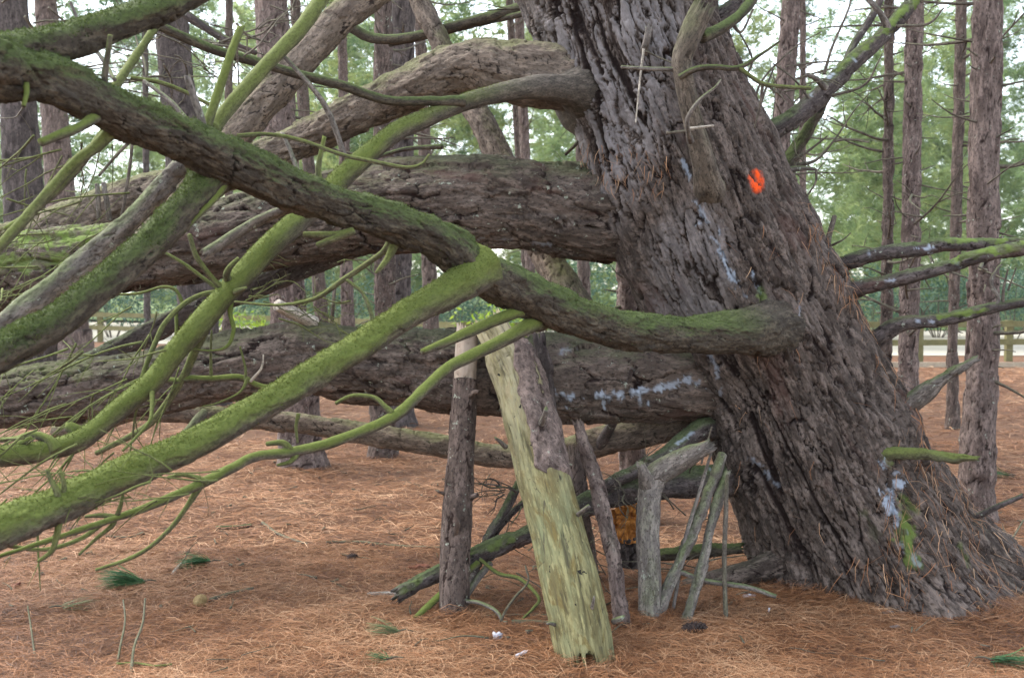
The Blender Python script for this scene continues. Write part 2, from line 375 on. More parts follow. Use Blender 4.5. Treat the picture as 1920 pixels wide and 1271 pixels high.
# ---------------------------------------------------------------- the old leaning pine
def marks(t, white=(), green=(), paint=(), wk=.85):
    """resin, lichen and paint on the bark: masks laid on the camera-side surface along streaks"""
    V = t['V']; x, y = proj(V); n = len(V)
    Nn = np.vstack([t['N'].reshape(-1, 3), t['TT'][-1:], -t['TT'][:1]])
    face = (Nn * (np.array((0, 0, CAMH)) - V)).sum(1) > -.05
    out = {}
    for key, L, sc in (('white', white, (95, 95, 10)), ('green', green, (22, 22, 16)), ('paint', paint, (60, 60, 40))):
        m = np.zeros(n, np.float32)
        if L:
            nz = fbm(V * np.array(sc), 3, 61) * .9 + fbm(V * 70, 2, 62) * .5
            for x0, y0, x1, y1, hw, st in L:
                if key == 'white': hw = hw * wk; st = st * (.55 + .4 * wk)
                dx, dy = x1 - x0, y1 - y0; q = np.clip(((x - x0) * dx + (y - y0) * dy) / (dx * dx + dy * dy + 1e-6), 0, 1)
                d = np.hypot(x - x0 - q * dx, y - y0 - q * dy) / hw
                if key == 'white': st = st * ss(.38, .6, vnoise(V * 27, 66))
                if key == 'green': st = st * (.35 + .65 * ss(.3, .55, vnoise(V * 30, 67)))
                m = np.maximum(m, st * ((ss(.0, .35, 1 - d + nz - .38) if key != 'paint' else ss(-.1, .8, 1.15 - d + nz * .6)) * (d < 1.8)))
        out[key] = np.where(face, np.clip(m, 0, 1), 0)
    return out
TS = ("1045,-260,330,5.85; 1100,-130,340,5.85; 1160,0,345,5.82; 1192,100,335,5.8; 1237,200,325,5.78; 1280,300,342,5.76; 1322,400,345,5.75; 1366,500,355,5.75;"
      "1412,600,345,5.75; 1468,700,342,5.75; 1513,800,365,5.75; 1557,900,378,5.75; 1615,1000,385,5.75; 1662,1080,400,5.75; 1700,1150,420,5.75; 1730,1220,430,5.75")
pts, rads = spec(TS); pts, rads = pts[::-1], rads[::-1]
base_t = G(1655, 1125)
tree = empty('old_pine_tree', (base_t[0], base_t[1] + .4, 0))
tag(tree, 'massive old pine with leaning ridged trunk and long limbs sweeping left', 'tree')
t = tube(pts, rads, 580, .0058, 'trunk', 3, end='cut')
V = t['V']; C = t['C']; nseg = t['nseg']; n = t['n']
Vg = V[:-2].reshape(n, nseg, 3); off = Vg - C[:, None]
z = Vg[..., 2:3]; ang = np.arctan2(off[..., 1], off[..., 0])[..., None]
lob = .5 + .5 * np.cos(ang * 5 + 1.0) ; right = ss(-.2, 1, np.cos(ang + .45)); left = ss(.5, 1, np.cos(ang - math.pi + .1))
fl = np.exp(-np.clip(z, -.3, 9) / .16) * (.10 + .22 * lob + .30 * right) + np.exp(-np.clip(z, -.3, 9) / .5) * (.10 * right)
nz = fbm(Vg * 3.0, 3, 77)[..., None]
hor = off * np.array((1, 1, 0)); 
col_ = 0
for cx_, cy_, cd_, am_, sg_ in ((1440, 616, 5.27, .095, .15), (1075, 168, 5.5, .06, .09), (1335, 375, 5.28, .045, .08), (1130, 395, 5.6, .05, .25), (1290, 716, 5.5, .05, .2), (1555, 505, 5.5, .05, .09), (1565, 552, 5.45, .06, .10), (1605, 665, 5.45, .05, .10), (1365, 895, 5.45, .05, .14), (1670, 790, 5.5, .05, .09)):
    col_ = col_ + am_ * np.exp(-((Vg - P(cx_, cy_, cd_)) ** 2).sum(-1, keepdims=True) / (2 * sg_ ** 2))
Vg = Vg + off / np.linalg.norm(off, axis=-1, keepdims=True) * col_
V[:-2] = (Vg + hor * (fl * .75 * (1 + .5 * nz)) + off * (.10 * nz)).reshape(-1, 3)
tm = marks(t, white=[(1335, 330, 1310, 420, 9, .9), (1280, 300, 1300, 350, 7, .8), (1300, 370, 1330, 420, 8, .9), (1345, 400, 1350, 440, 6, .7), (1330, 440, 1350, 460, 5, .7),
        (1350, 470, 1385, 545, 13, 1), (1410, 510, 1425, 550, 8, .8), (1385, 540, 1400, 560, 8, .8), (1660, 865, 1690, 910, 22, 2), (1662, 922, 1686, 978, 24, 2), (1668, 930, 1676, 960, 14, 1), (1690, 1020, 1720, 1055, 16, .7), (1700, 990, 1705, 1020, 8, .7),
        (1400, 850, 1460, 910, 9, .55), (1330, 660, 1345, 700, 8, .7), (1345, 690, 1350, 740, 8, .6), (1310, 700, 1330, 760, 8, .6), (1340, 360, 1350, 380, 8, .6), (1660, 840, 1672, 860, 6, .8), (1498, 560, 1500, 590, 5, .5)],
    green=[(1690, 945, 1706, 1015, 27, 1.0), (1688, 1000, 1712, 1050, 26, .9), (1660, 855, 1670, 870, 12, .6), (1425, 545, 1435, 570, 14, .6), (1690, 930, 1720, 960, 14, .5), (1620, 960, 1640, 1000, 18, .2), (1800, 1020, 1815, 1060, 10, .4)],
    paint=[(1417, 330, 1420, 350, 12, 1), (1410, 332, 1426, 338, 8, .8)])
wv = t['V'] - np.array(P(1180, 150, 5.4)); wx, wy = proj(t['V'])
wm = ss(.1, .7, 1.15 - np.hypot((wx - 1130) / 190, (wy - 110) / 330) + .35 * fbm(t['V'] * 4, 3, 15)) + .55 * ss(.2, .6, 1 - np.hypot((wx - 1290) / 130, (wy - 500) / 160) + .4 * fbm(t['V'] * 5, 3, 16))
tm['paint'] = tm['paint'] * (1 - .9 * ss(.2, .6, t['crack']))
tm['lit_weather'] = np.clip(wm * .8, 0, 1)  # weathered grey bark, plus light from the left painted into the upper plates
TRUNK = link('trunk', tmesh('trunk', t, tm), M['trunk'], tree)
trunkV = t['V'][:-2]

def fuzz(t, n, size, thr, parent, mat, seed):
    """tiny moss blades standing on the upper side of a branch, in patches"""
    r = np.random.default_rng(seed); V = t['V'][:-2]; Nn = t['N'].reshape(-1, 3)
    patch = fbm(V * 9, 3, seed) * .9 + fbm(V * 40, 2, seed + 1) * .5
    wgt = np.clip(t['up'][:-2] + patch - thr, 0, 1.2) + .02 * (patch > 0)
    if 'bare' in t: wgt = wgt * (1 - t['bare'][:-2])
    idx = r.choice(len(V), n, p=wgt / wgt.sum()); p = V[idx] + r.normal(0, .003, (n, 3)) - Nn[idx] * .002
    D = Nn[idx] + r.normal(0, .55, (n, 3)); D /= np.linalg.norm(D, axis=1)[:, None]; S = np.cross(D, r.normal(0, 1, (n, 3))); S /= np.linalg.norm(S, axis=1)[:, None]
    L = (size * r.uniform(.4, 1.3, n))[:, None]; W = .0022
    X = np.stack([p - S * W, p + S * W, p + D * L], 1).reshape(-1, 3)
    tag(link('moss', mesh_np('moss', X, [np.arange(len(X)).reshape(-1, 3)], {'tint': np.repeat(np.clip(.5 + .4 * patch[idx] + r.normal(0, .2, n), 0, 1), 3)}, False), mat, parent), kind='stuff')
def TL(name, sp, kind, mat, parent=tree, mk=None, **k):
    pts, rads = spec(sp)
    rm = float(np.mean(rads)); px = k.pop('px', .007); k2 = k.pop('wk', .85)
    t = tube(pts, rads, int(np.clip(2 * math.pi * rm / px, 10, 230)), max(px, .006), kind, k.pop('seed', ns()), **k)
    dummy = dict.fromkeys(('white', 'green', 'paint')); ex = None
    if mk is not None or mat in ('limb', 'darkbranch'): ex = marks(t, *(mk or ((), (), ())), wk=k2)
    return link(name, tmesh(name, t, ex), M[mat], parent), t
# thick limbs
L1, _ = TL('limb', "1120,150,120,5.7; 1060,147,118,5.65; 980,138,118,5.62; 880,126,98,5.65; 800,152,88,5.7; 720,187,80,5.8; 640,227,72,5.85; 560,266,66,5.95; 480,302,66,6.0; 400,332,72,6.0; 330,350,78,6.05; 250,375,84,6.1; 150,415,88,6.15; 50,455,90,6.2; -120,500,90,6.2", 'fine', 'limbtan', amp=1.6, flare=.1)
L2, _ = TL('limb', "1290,420,190,5.85; 1180,402,192,5.8; 1090,396,176,5.75; 980,384,166,5.72; 880,380,172,5.7; 760,384,168,5.7; 640,398,158,5.7; 500,430,146,5.7; 350,460,138,5.7; 200,487,134,5.7; 100,502,138,5.7; 0,515,140,5.7; -160,530,140,5.7", 'scaly', 'limb',
      mk=([(900, 450, 960, 445, 10, .5), (1000, 455, 1030, 460, 8, .4)], [(-60, 452, 190, 440, 40, 1), (-60, 490, 110, 490, 36, .8)], ()))
L3, _ = TL('limb', "1420,720,140,5.8; 1330,716,140,5.68; 1240,714,150,5.6; 1130,712,158,5.58; 1000,708,162,5.55; 880,700,162,5.55; 760,690,148,5.55; 640,680,144,5.5; 560,672,134,5.5; 440,690,128,5.45; 300,714,124,5.4; 150,735,116,5.35; 0,750,110,5.3; -160,765,110,5.3", 'scaly', 'limb', seed=31, wk=1.25,
      mk=([(1045, 742, 1085, 745, 11, .95), (1125, 740, 1160, 742, 14, 1), (1190, 738, 1235, 728, 13, 1), (1200, 745, 1202, 765, 5, .9), (1130, 745, 1132, 765, 5, .9), (1060, 742, 1064, 762, 5, .8), (1215, 735, 1216, 758, 5, .8), (1240, 728, 1300, 708, 8, .7), (1050, 662, 1075, 655, 9, .4), (1285, 712, 1310, 716, 8, .7)], [(0, 700, 160, 690, 30, .25)], ()))
L4, _ = TL('limb', "1370,790,60,5.95; 1300,790,60,5.9; 1200,808,62,5.9; 1110,832,54,5.95; 1020,852,48,6.0; 930,855,45,6.05; 850,840,43,6.1; 740,822,42,6.15; 640,806,40,6.2; 540,791,39,6.25; 460,786,36,6.3; 385,778,38,6.3; 320,776,30,6.3; 250,778,26,6.3; 190,795,24,6.3; 100,810,24,6.3", 'fine', 'limbtan', seed=41)
TL('stub', "385,775,26,6.28; 360,800,18,6.2; 320,838,12,6.1", 'smooth', 'greybranch', L4, end='jag')
TL('stub', "1125,835,22,5.9; 1150,790,18,5.7; 1170,750,13,5.5; 1185,690,7,5.3", 'smooth', 'darkbranch', L4)
L5, _ = TL('limb', "1420,890,70,5.75; 1350,900,62,5.6; 1280,906,54,5.5; 1200,916,50,5.45; 1130,932,46,5.4; 1060,966,40,5.3; 990,1003,34,5.2; 930,1026,34,5.15; 870,1052,32,5.1; 815,1078,30,5.05; 775,1096,28,5.0; 750,1112,28,4.95", 'fine', 'darkbranch', seed=43, end='jag', amp=1.3,
      mk=([(1300, 900, 1320, 905, 8, .6), (1330, 880, 1340, 890, 8, .5)], [(850, 1050, 960, 1010, 14, .6), (750, 1110, 790, 1085, 12, .5)], ()))
TL('branch', "1350,800,44,5.7; 1309,808,40,5.55; 1249,852,32,5.4; 1200,880,30,5.35; 1154,903,28,5.35; 1110,935,26,5.4", 'fine', 'darkbranch', L5, mk=([(1270, 830, 1300, 812, 8, .7)], (), ()))
TL('limb', "1100,640,80,5.85; 1070,560,66,5.95; 1030,490,58,6.1; 985,400,54,6.25; 925,270,50,6.4; 890,205,46,6.5; 850,130,42,6.6; 800,30,38,6.7; 770,-40,36,6.75", 'fine', 'limbtan', seed=47, mk=((), [(1000, 480, 1060, 550, 26, .8)], ()))
LB, _ = TL('limb', "760,430,62,5.95; 680,455,52,6.0; 560,502,46,6.0; 460,546,42,6.05; 370,580,42,6.1; 290,620,42,6.15; 200,665,40,6.2; 120,700,38,6.2", 'fine', 'darkbranch', seed=53)
# long mossy limb reaching towards the camera
FL, flt = TL('limb', "1464,612,250,5.72; 1459,613,176,5.49; 1447,615,126,5.31; 1422,619,98,5.15; 1382,624,84,5.01; 1285,628,68,4.9; 1190,622,72,4.75; 1107,602,72,4.6; 1023,570,80,4.45; 960,540,84,4.35; 895,508,84,4.22; 840,462,76,4.12; 773,430,76,4.0; 700,405,70,3.88; 640,388,68,3.77; 567,364,76,3.63; 467,320,84,3.45; 333,258,84,3.24; 220,214,88,3.05; 133,168,92,2.93; 60,140,100,2.84; 0,126,120,2.76; -120,92,130,2.6; -260,70,130,2.5", 'fine', 'mosslimb', seed=59, amp=1.5, px=.0055)
sb = np.concatenate([1 - ss(.62, 1.0, flt['S'].ravel()), [0, 1]]).astype(np.float32); FL.data.attributes.new('bare', 'FLOAT', 'POINT').data.foreach_set('value', sb)
flt['bare'] = sb; fuzz(flt, 22000, .0065, .25, FL, M['mossdull'], 5)
def FB(sp, kind='smooth', mat='moss', par=None, name='branch', **k):
    return TL(name, sp, kind, mat, par or FL, px=k.pop('px', .006), **k)
o_, t_ = FB("-120,118,80,2.62; -40,108,76,2.72; 50,92,72,2.85; 130,76,68,2.97; 220,46,62,3.1; 300,14,60,3.22; 380,-28,58,3.35; 480,-80,50,3.5", 'fine', 'mosslimb'); fuzz(t_, 9000, .007, .0, o_, M['mossdull'], 6)
o_, t_ = FB("900,500,80,4.22; 868,530,64,4.12; 840,547,58,4.06; 760,592,56,3.93; 680,645,55,3.8; 600,694,55,3.66; 520,745,56,3.53; 440,790,56,3.42; 360,833,58,3.32; 280,868,60,3.22; 200,904,64,3.12; 100,950,72,3.0; 0,990,82,2.88; -140,1045,90,2.72", 'fine', 'moss', flare=.25, amp=.8); fuzz(t_, 20000, .006, -.1, o_, M['mossfur'], 7)
o_, t_ = FB("400,320,84,3.42; 380,352,62,3.38; 300,440,60,3.24; 200,528,62,3.1; 100,608,68,2.98; 0,662,72,2.86; -120,722,76,2.75", 'fine', 'mosslimb', flare=.2, amp=.7); fuzz(t_, 14000, .0065, .0, o_, M['mossdull'], 8)
FB("420,270,40,3.6; 345,312,38,3.65; 240,420,40,3.6; 170,480,42,3.55; 110,530,44,3.5; 50,575,44,3.45; -30,640,44,3.4", 'fine', 'greybranch')
FB("1010,600,34,4.5; 990,612,28,4.42; 940,640,25,4.36; 890,664,24,4.3; 840,690,22,4.22; 790,735,21,4.12; 740,780,21,4.03; 650,820,20,3.9; 560,845,20,3.78; 480,856,19,3.68; 430,880,19,3.6; 380,905,19,3.52; 290,945,16,3.4; 220,970,13,3.3; 100,1010,11,3.14; 0,1042,9,3.0", flare=.4)
FB("990,585,24,4.45; 965,587,23,4.35; 880,622,21,4.22; 840,640,18,4.15; 792,660,13,4.08", end='cut')
FB("395,245,34,3.42; 405,235,28,3.45; 440,190,27,3.5; 500,122,27,3.6; 555,64,28,3.7; 595,10,28,3.8; 640,-70,28,3.95", mat='mossthin')
FB("385,250,22,3.4; 392,225,18,3.4; 410,170,17,3.42; 430,110,16,3.45; 450,55,15,3.5", mat='moss', end='jag')
FB("385,255,17,3.36; 378,225,14,3.34; 366,190,14,3.32; 352,148,12,3.3", mat='greybranch', end='jag')
FB("195,165,13,3.0; 198,130,12,2.98; 207,66,9,2.95", end='cut')
FB("200,190,20,3.3; 225,150,17,3.35; 255,105,16,3.45; 292,50,15,3.55; 330,-20,14,3.65", mat='mossthin')
FB("215,240,30,3.08; 180,275,22,3.05; 140,305,20,3.0; 80,372,20,2.95; 20,440,20,2.9; -40,500,18,2.85", mat='mossthin')
FB("200,245,22,3.1; 165,290,16,3.08; 120,345,14,3.05; 50,405,13,3.0; 10,430,12,2.96", mat='moss')
FB("185,215,24,2.98; 155,235,19,2.9; 120,250,19,2.83; 76,268,16,2.78", mat='moss', end='cut')
FB("420,345,18,3.4; 405,370,13,3.36; 375,400,12,3.32; 338,440,11,3.28", mat='moss', end='cut')
FB("610,375,22,3.7; 530,395,19,3.75; 467,424,20,3.72; 385,476,20,3.66", mat='greybranch', end='jag')
FB("600,345,14,3.72; 597,315,11,3.72; 608,258,8,3.72", end='jag')
FB("560,325,9,3.66; 545,285,8,3.68; 530,250,7,3.7", mat='greybranch', end='jag')
FB("445,255,9,3.5; 500,252,8,3.5; 560,262,8,3.5; 640,290,8,3.5; 700,303,8,3.5; 760,314,7,3.5; 790,308,6,3.5; 805,290,4,3.5", mat='mossthin')
FB("735,455,20,3.98; 715,475,11,4.0; 680,500,11,4.05; 640,527,10,4.1; 590,560,8,4.15; 520,572,6,4.2; 440,566,4,4.25", mat='mossthin')
FB("740,455,22,3.98; 730,480,14,3.97; 715,500,10,3.95; 705,512,6,3.95", mat='mossthin')
FB("48,150,12,2.78; 50,175,10,2.75; 44,200,8,2.73", end='cut')
FB("570,440,12,3.75; 630,440,14,3.72; 660,434,14,3.7; 595,460,11,3.72", mat='mossthin')
# branch from the trunk knob, winding down to the left
TB, tbt = TL('limb', "1120,175,180,5.76; 1100,171,116,5.6; 1076,168,78,5.48; 1050,166,54,5.4; 1000,164,44,5.28; 930,177,35,5.18; 860,197,32,5.08; 790,226,33,4.98; 740,250,35,4.9; 690,290,38,4.82; 640,335,39,4.74; 600,378,40,4.66; 540,430,44,4.57; 480,488,44,4.48; 430,545,45,4.4; 380,602,43,4.33; 330,660,42,4.26; 285,716,41,4.2; 220,772,40,4.1; 150,826,41,4.0; 80,846,38,3.9; 0,856,38,3.8; -120,870,36,3.65", 'smooth', 'moss', seed=67, px=.006)
sb = np.concatenate([1 - ss(.55, 1.5, tbt['S'].ravel()), [0, 1]]).astype(np.float32); TB.data.attributes.new('bare', 'FLOAT', 'POINT').data.foreach_set('value', sb)
tbt['bare'] = sb; fuzz(tbt, 17000, .006, -.15, TB, M['mossfur'], 9)
FBt = lambda sp, mat='mossthin', **k: FB(sp, mat=mat, par=TB, **k)
FBt("870,190,22,5.05; 800,190,18,4.98; 720,187,18,4.9; 640,160,18,4.82; 560,140,18,4.75; 480,116,18,4.68; 400,93,18,4.6; 300,50,18,4.5; 230,20,16,4.42", mat='mosslimb')
FBt("425,548,14,4.38; 410,535,11,4.36; 390,512,10,4.33; 368,480,10,4.3; 355,440,9,4.28")
FBt("420,548,11,4.38; 395,532,8,4.38; 345,495,7,4.36; 298,468,6,4.35")
FBt("430,530,18,4.4; 425,515,14,4.35; 432,500,11,4.33; 448,484,8,4.33", end='cut')
FBt("410,550,14,4.4; 380,552,10,4.38; 345,570,10,4.35; 310,605,10,4.32; 292,640,10,4.3; 272,690,9,4.27; 262,720,7,4.25")
FBt("345,575,8,4.4; 330,545,7,4.4; 305,538,6,4.4; 260,550,5,4.4; 200,553,4,4.4")
FBt("330,580,8,4.4; 331,610,7,4.38; 330,630,6,4.36")
FBt("432,560,14,4.4; 432,590,9,4.38; 438,620,8,4.36; 425,650,7,4.34; 395,658,5,4.32; 360,655,4,4.3", mat='moss')
FBt("440,548,12,4.36; 455,542,8,4.33; 462,540,6,4.32")
FBt("400,585,22,4.36; 385,620,16,4.38; 365,660,16,4.4; 345,705,15,4.42; 310,760,14,4.44; 280,795,13,4.45; 240,820,11,4.45; 180,850,9,4.45")
FBt("340,715,12,4.42; 315,712,12,4.42; 300,706,12,4.42", mat='moss')
FBt("345,710,14,4.42; 400,710,13,4.44; 450,708,13,4.48; 480,722,13,4.5; 512,730,12,4.52", mat='moss')
FBt("396,705,7,4.42; 395,660,5,4.42; 397,620,4,4.42"); FBt("460,715,6,4.45; 460,690,5,4.45; 450,650,4,4.45"); FBt("470,715,6,4.45; 490,690,4,4.43; 494,665,3,4.42", mat='paletwig')
FBt("465,708,7,4.45; 450,735,5,4.43; 410,755,4,4.4; 380,762,3,4.38")
FBt("285,735,10,4.15; 285,760,8,4.1; 280,790,7,4.05; 255,820,6,4.0; 230,845,5,3.95")
FBt("150,810,22,4.02; 130,800,18,4.0; 140,815,16,4.0", mat='moss'); FBt("105,845,26,3.9; 90,825,20,3.9; 60,815,14,3.9; 30,822,10,3.9; 0,825,10,3.9", mat='moss')
FBt("60,822,12,3.85; 20,838,12,3.84; -20,850,12,3.83", mat='moss')
# sub-branches of the thin mossy branch near the ground
FB("378,905,16,3.52; 350,950,10,3.5; 320,990,9,3.5; 280,1026,8,3.5; 240,1048,8,3.5; 180,1068,6,3.5", mat='mossthin')
FB("215,970,12,3.3; 210,985,10,3.3; 180,1010,7,3.3; 148,1040,5,3.3", mat='mossthin'); FB("200,975,10,3.3; 150,1010,9,3.25; 80,1030,8,3.2; 0,1020,8,3.1", mat='mossthin')
FB("220,965,10,3.3; 228,940,7,3.3; 232,905,5,3.3", mat='mossthin'); FB("215,968,10,3.3; 190,966,9,3.3; 160,968,6,3.3", mat='mossthin')
FB("390,905,10,3.5; 370,895,9,3.5; 340,890,8,3.5; 315,895,7,3.5", mat='mossthin')
FB("735,775,14,4.02; 720,760,10,4.03; 700,745,9,4.05; 660,742,8,4.07; 630,756,7,4.1", mat='mossthin')
FB("545,845,16,3.76; 530,830,12,3.75; 500,832,9,3.75", mat='mossthin'); FB("560,845,14,3.78; 545,865,9,3.75; 520,872,6,3.73", mat='mossthin')
FB("660,812,7,3.9; 560,770,5,3.95; 500,790,4,4.0; 640,815,4,4.0", mat='mossthin') if False else None
FB("560,775,8,3.6; 555,800,6,3.6; 558,830,5,3.6", mat='mossthin')
FB("105,945,22,3.0; 108,925,13,2.98; 96,900,9,2.97; 88,880,7,2.96", mat='mossthin'); FB("118,930,13,3.0; 120,905,9,2.99; 112,885,7,2.98", mat='mossthin')
FB("290,865,14,3.24; 300,850,10,3.24; 296,835,7,3.24", mat='darkbranch'); FB("115,960,14,3.0; 105,1010,12,3.0; 95,1035,10,3.0; 72,1052,7,3.0", mat='mossthin')
FB("630,555,6,4.1; 650,540,8,4.0; 610,490,6,4.0", mat='greybranch') if False else None
FB("700,612,9,3.85; 695,585,8,3.85; 680,550,7,3.85; 650,525,6,3.85", mat='mossthin')
# diagonal limb dropping in from above
TL('limb', "790,-110,56,5.2; 700,-15,60,5.1; 640,32,62,5.05; 560,118,62,5.0; 500,190,60,4.95; 440,255,58,4.9; 380,320,52,4.9; 330,390,48,4.9; 270,450,44,4.9", 'fine', 'limbtan', seed=71)
# stub and branches on the right of the trunk
ST, _ = TL('limb', "1342,390,140,5.58; 1337,375,90,5.4; 1328,348,56,5.22; 1318,300,44,5.12; 1298,225,37,5.05; 1284,160,37,5.0; 1279,115,40,4.98; 1290,78,41,4.96; 1302,48,43,4.96; 1312,28,42,4.96", 'fine', 'stubbark', seed=73, px=.005, end='jag', amp=.5)
FS = lambda sp, mat='greybranch', **k: FB(sp, mat=mat, par=ST, **k)
FS("1290,130,10,5.0; 1230,130,8,4.97; 1165,126,6,4.95"); FS("1275,145,12,4.95; 1305,130,11,4.9; 1340,126,10,4.87; 1385,127,10,4.85; 1430,100,6,4.85; 1462,78,4,4.85", mat='mosslimb')
FS("1385,127,10,4.85; 1410,145,8,4.85; 1440,160,8,4.86; 1520,166,7,4.9", mat='mossthin'); FS("1430,160,6,4.86; 1425,200,5,4.88; 1415,240,4,4.9", mat='twig')
FS("1295,265,14,5.0; 1290,245,9,4.9; 1290,220,8,4.85; 1310,190,7,4.83; 1340,165,5,4.83; 1352,150,3,4.83", mat='greybranch'); FS("1290,242,6,4.9; 1338,236,4,4.88", mat='paletwig'); FS("1300,245,6,5.0; 1250,250,5,4.98", mat='twig')
FS("1315,70,26,5.0; 1345,58,22,5.05; 1380,35,20,5.1; 1410,0,20,5.2; 1430,-40,18,5.25", mat='mosslimb'); FS("1370,40,9,5.1; 1390,60,5,5.1; 1412,18,4,5.1", mat='twig')
R0, _ = TL('limb', "1290,60,50,5.7; 1345,40,42,5.7; 1390,5,38,5.7; 1430,-50,34,5.7", 'fine', 'darkbranch')
FB("1208,100,16,5.3; 1210,85,14,5.24; 1214,70,14,5.22; 1216,54,13,5.22", 'smooth', 'greybranch', TRUNK, name='stub', end='jag'); FB("1207,92,5,5.2; 1200,150,4,5.2; 1192,230,2.5,5.2", mat='paletwig', par=TRUNK, name='twig'); FB("1207,95,4,5.2; 1240,110,3,5.2; 1300,135,3,5.1", mat='twig', par=TRUNK, name='twig')
R1, _ = TL('limb', "1400,280,46,5.85; 1440,250,40,5.8; 1500,214,37,5.82; 1545,172,35,5.85; 1600,115,32,5.9; 1650,72,30,5.95; 1690,30,28,6.0; 1735,-30,26,6.05", 'fine', 'darkbranch', mk=([(1535, 155, 1570, 135, 10, .9), (1520, 180, 1525, 160, 5, .7), (1590, 105, 1605, 115, 5, .7), (1560, 120, 1575, 140, 6, .8)], [(1620, 90, 1740, -20, 16, .85), (1570, 130, 1630, 80, 10, .6)], ()), seed=79)
FR = lambda sp, mat='darkbranch', **k: FB(sp, mat=mat, par=R1, **k)
FR("1590,115,18,5.9; 1600,85,14,5.95; 1630,40,14,6.0; 1650,0,14,6.05; 1665,-40,12,6.1"); FR("1668,60,16,5.95; 1650,25,11,5.9; 1620,-10,10,5.9", mat='greybranch'); FR("1548,165,14,5.8; 1530,148,10,5.75; 1515,140,7,5.7", mat='greybranch', end='jag')
FR("1545,140,6,5.8; 1560,90,5,5.8; 1590,20,4,5.8; 1600,-20,3,5.8", mat='twig'); FR("1560,180,6,5.8; 1620,160,5,5.75; 1645,120,3,5.7; 1655,100,2,5.7", mat='twig'); FR("1680,50,6,5.9; 1740,45,5,5.9; 1770,15,3,5.9", mat='twig'); FR("1520,190,5,5.8; 1490,150,4,5.8; 1450,120,3,5.8", mat='twig')
R2, _ = TL('limb', "1470,320,40,6.1; 1490,285,26,6.1; 1520,235,24,6.1; 1553,172,20,6.1; 1580,120,16,6.15", 'fine', 'mosslimb')
R3, _ = TL('limb', "1530,510,40,5.8; 1572,497,30,5.65; 1640,477,28,5.55; 1720,468,27,5.5; 1760,460,27,5.5; 1830,458,24,5.5; 1930,456,18,5.5; 2050,450,14,5.5", 'fine', 'darkbranch', seed=83, mk=([(1600, 478, 1604, 490, 5, .8), (1628, 472, 1632, 485, 5, .8), (1725, 462, 1755, 470, 14, 1), (1640, 470, 1642, 485, 4, .7)], [(1770, 450, 2000, 450, 13, .9)], ()))
R4, _ = TL('limb', "1540,560,46,5.7; 1590,546,34,5.5; 1650,532,28,5.38; 1720,515,27,5.28; 1790,496,27,5.2; 1830,482,27,5.15; 1930,462,26,5.1; 2050,440,22,5.05", 'fine', 'darkbranch', seed=89, mk=([(1720, 505, 1724, 525, 5, .9), (1790, 490, 1800, 500, 12, 1), (1660, 528, 1675, 526, 7, .7)], [(1790, 485, 2000, 440, 15, .95)], ()))
R5, _ = TL('limb', "1590,680,60,5.75; 1632,645,36,5.55; 1680,612,30,5.45; 1730,602,26,5.4; 1780,598,24,5.36; 1850,580,20,5.32; 1930,566,16,5.3; 2030,560,12,5.3", 'fine', 'darkbranch', seed=97, mk=([(1720, 602, 1750, 604, 8, .8)], [(1760, 596, 1850, 580, 9, .9)], ()))
FB("1862,578,9,5.3; 1872,560,8,5.3; 1858,530,8,5.3; 1870,505,6,5.3; 1878,495,4,5.3", mat='greybranch', par=R5); FB("1880,572,7,5.3; 1882,540,5,5.3; 1890,505,3,5.3", mat='twig', par=R5); FB("1890,545,4,5.3; 1905,502,2.5,5.3", mat='twig', par=R5)
TL('stub', "1660,800,60,5.65; 1690,768,44,5.5; 1735,735,34,5.4; 1765,712,24,5.35; 1800,690,18,5.3; 1830,674,12,5.28", 'fine', 'greybranch', tree, end='jag', mk=None)
TL('stub', "1610,852,44,5.45; 1645,851,28,5.3; 1700,850,24,5.22; 1750,852,22,5.15; 1788,860,19,5.1; 1806,858,12,5.08; 1832,859,9,5.05", 'fine', 'mossthin', tree, end='jag')
TL('stub', "1790,985,24,5.6; 1820,974,13,5.5; 1870,950,11,5.4; 1915,930,9,5.35", 'smooth', 'darkbranch', tree, end='jag')
TL('root', "1560,1030,130,5.6; 1490,1045,80,5.52; 1435,1064,52,5.48; 1375,1080,42,5.48; 1310,1094,34,5.52; 1250,1112,26,5.56; 1190,1135,20,5.56", 'fine', 'trunk', tree, seed=101, mk=((), (), ()), amp=.7)
TL('root', "1700,1060,120,5.5; 1790,1100,90,5.3; 1850,1140,60,5.15; 1910,1180,44,5.1; 1960,1210,36,5.1", 'fine', 'trunk', tree, seed=103, mk=((), (), ()), amp=.7)
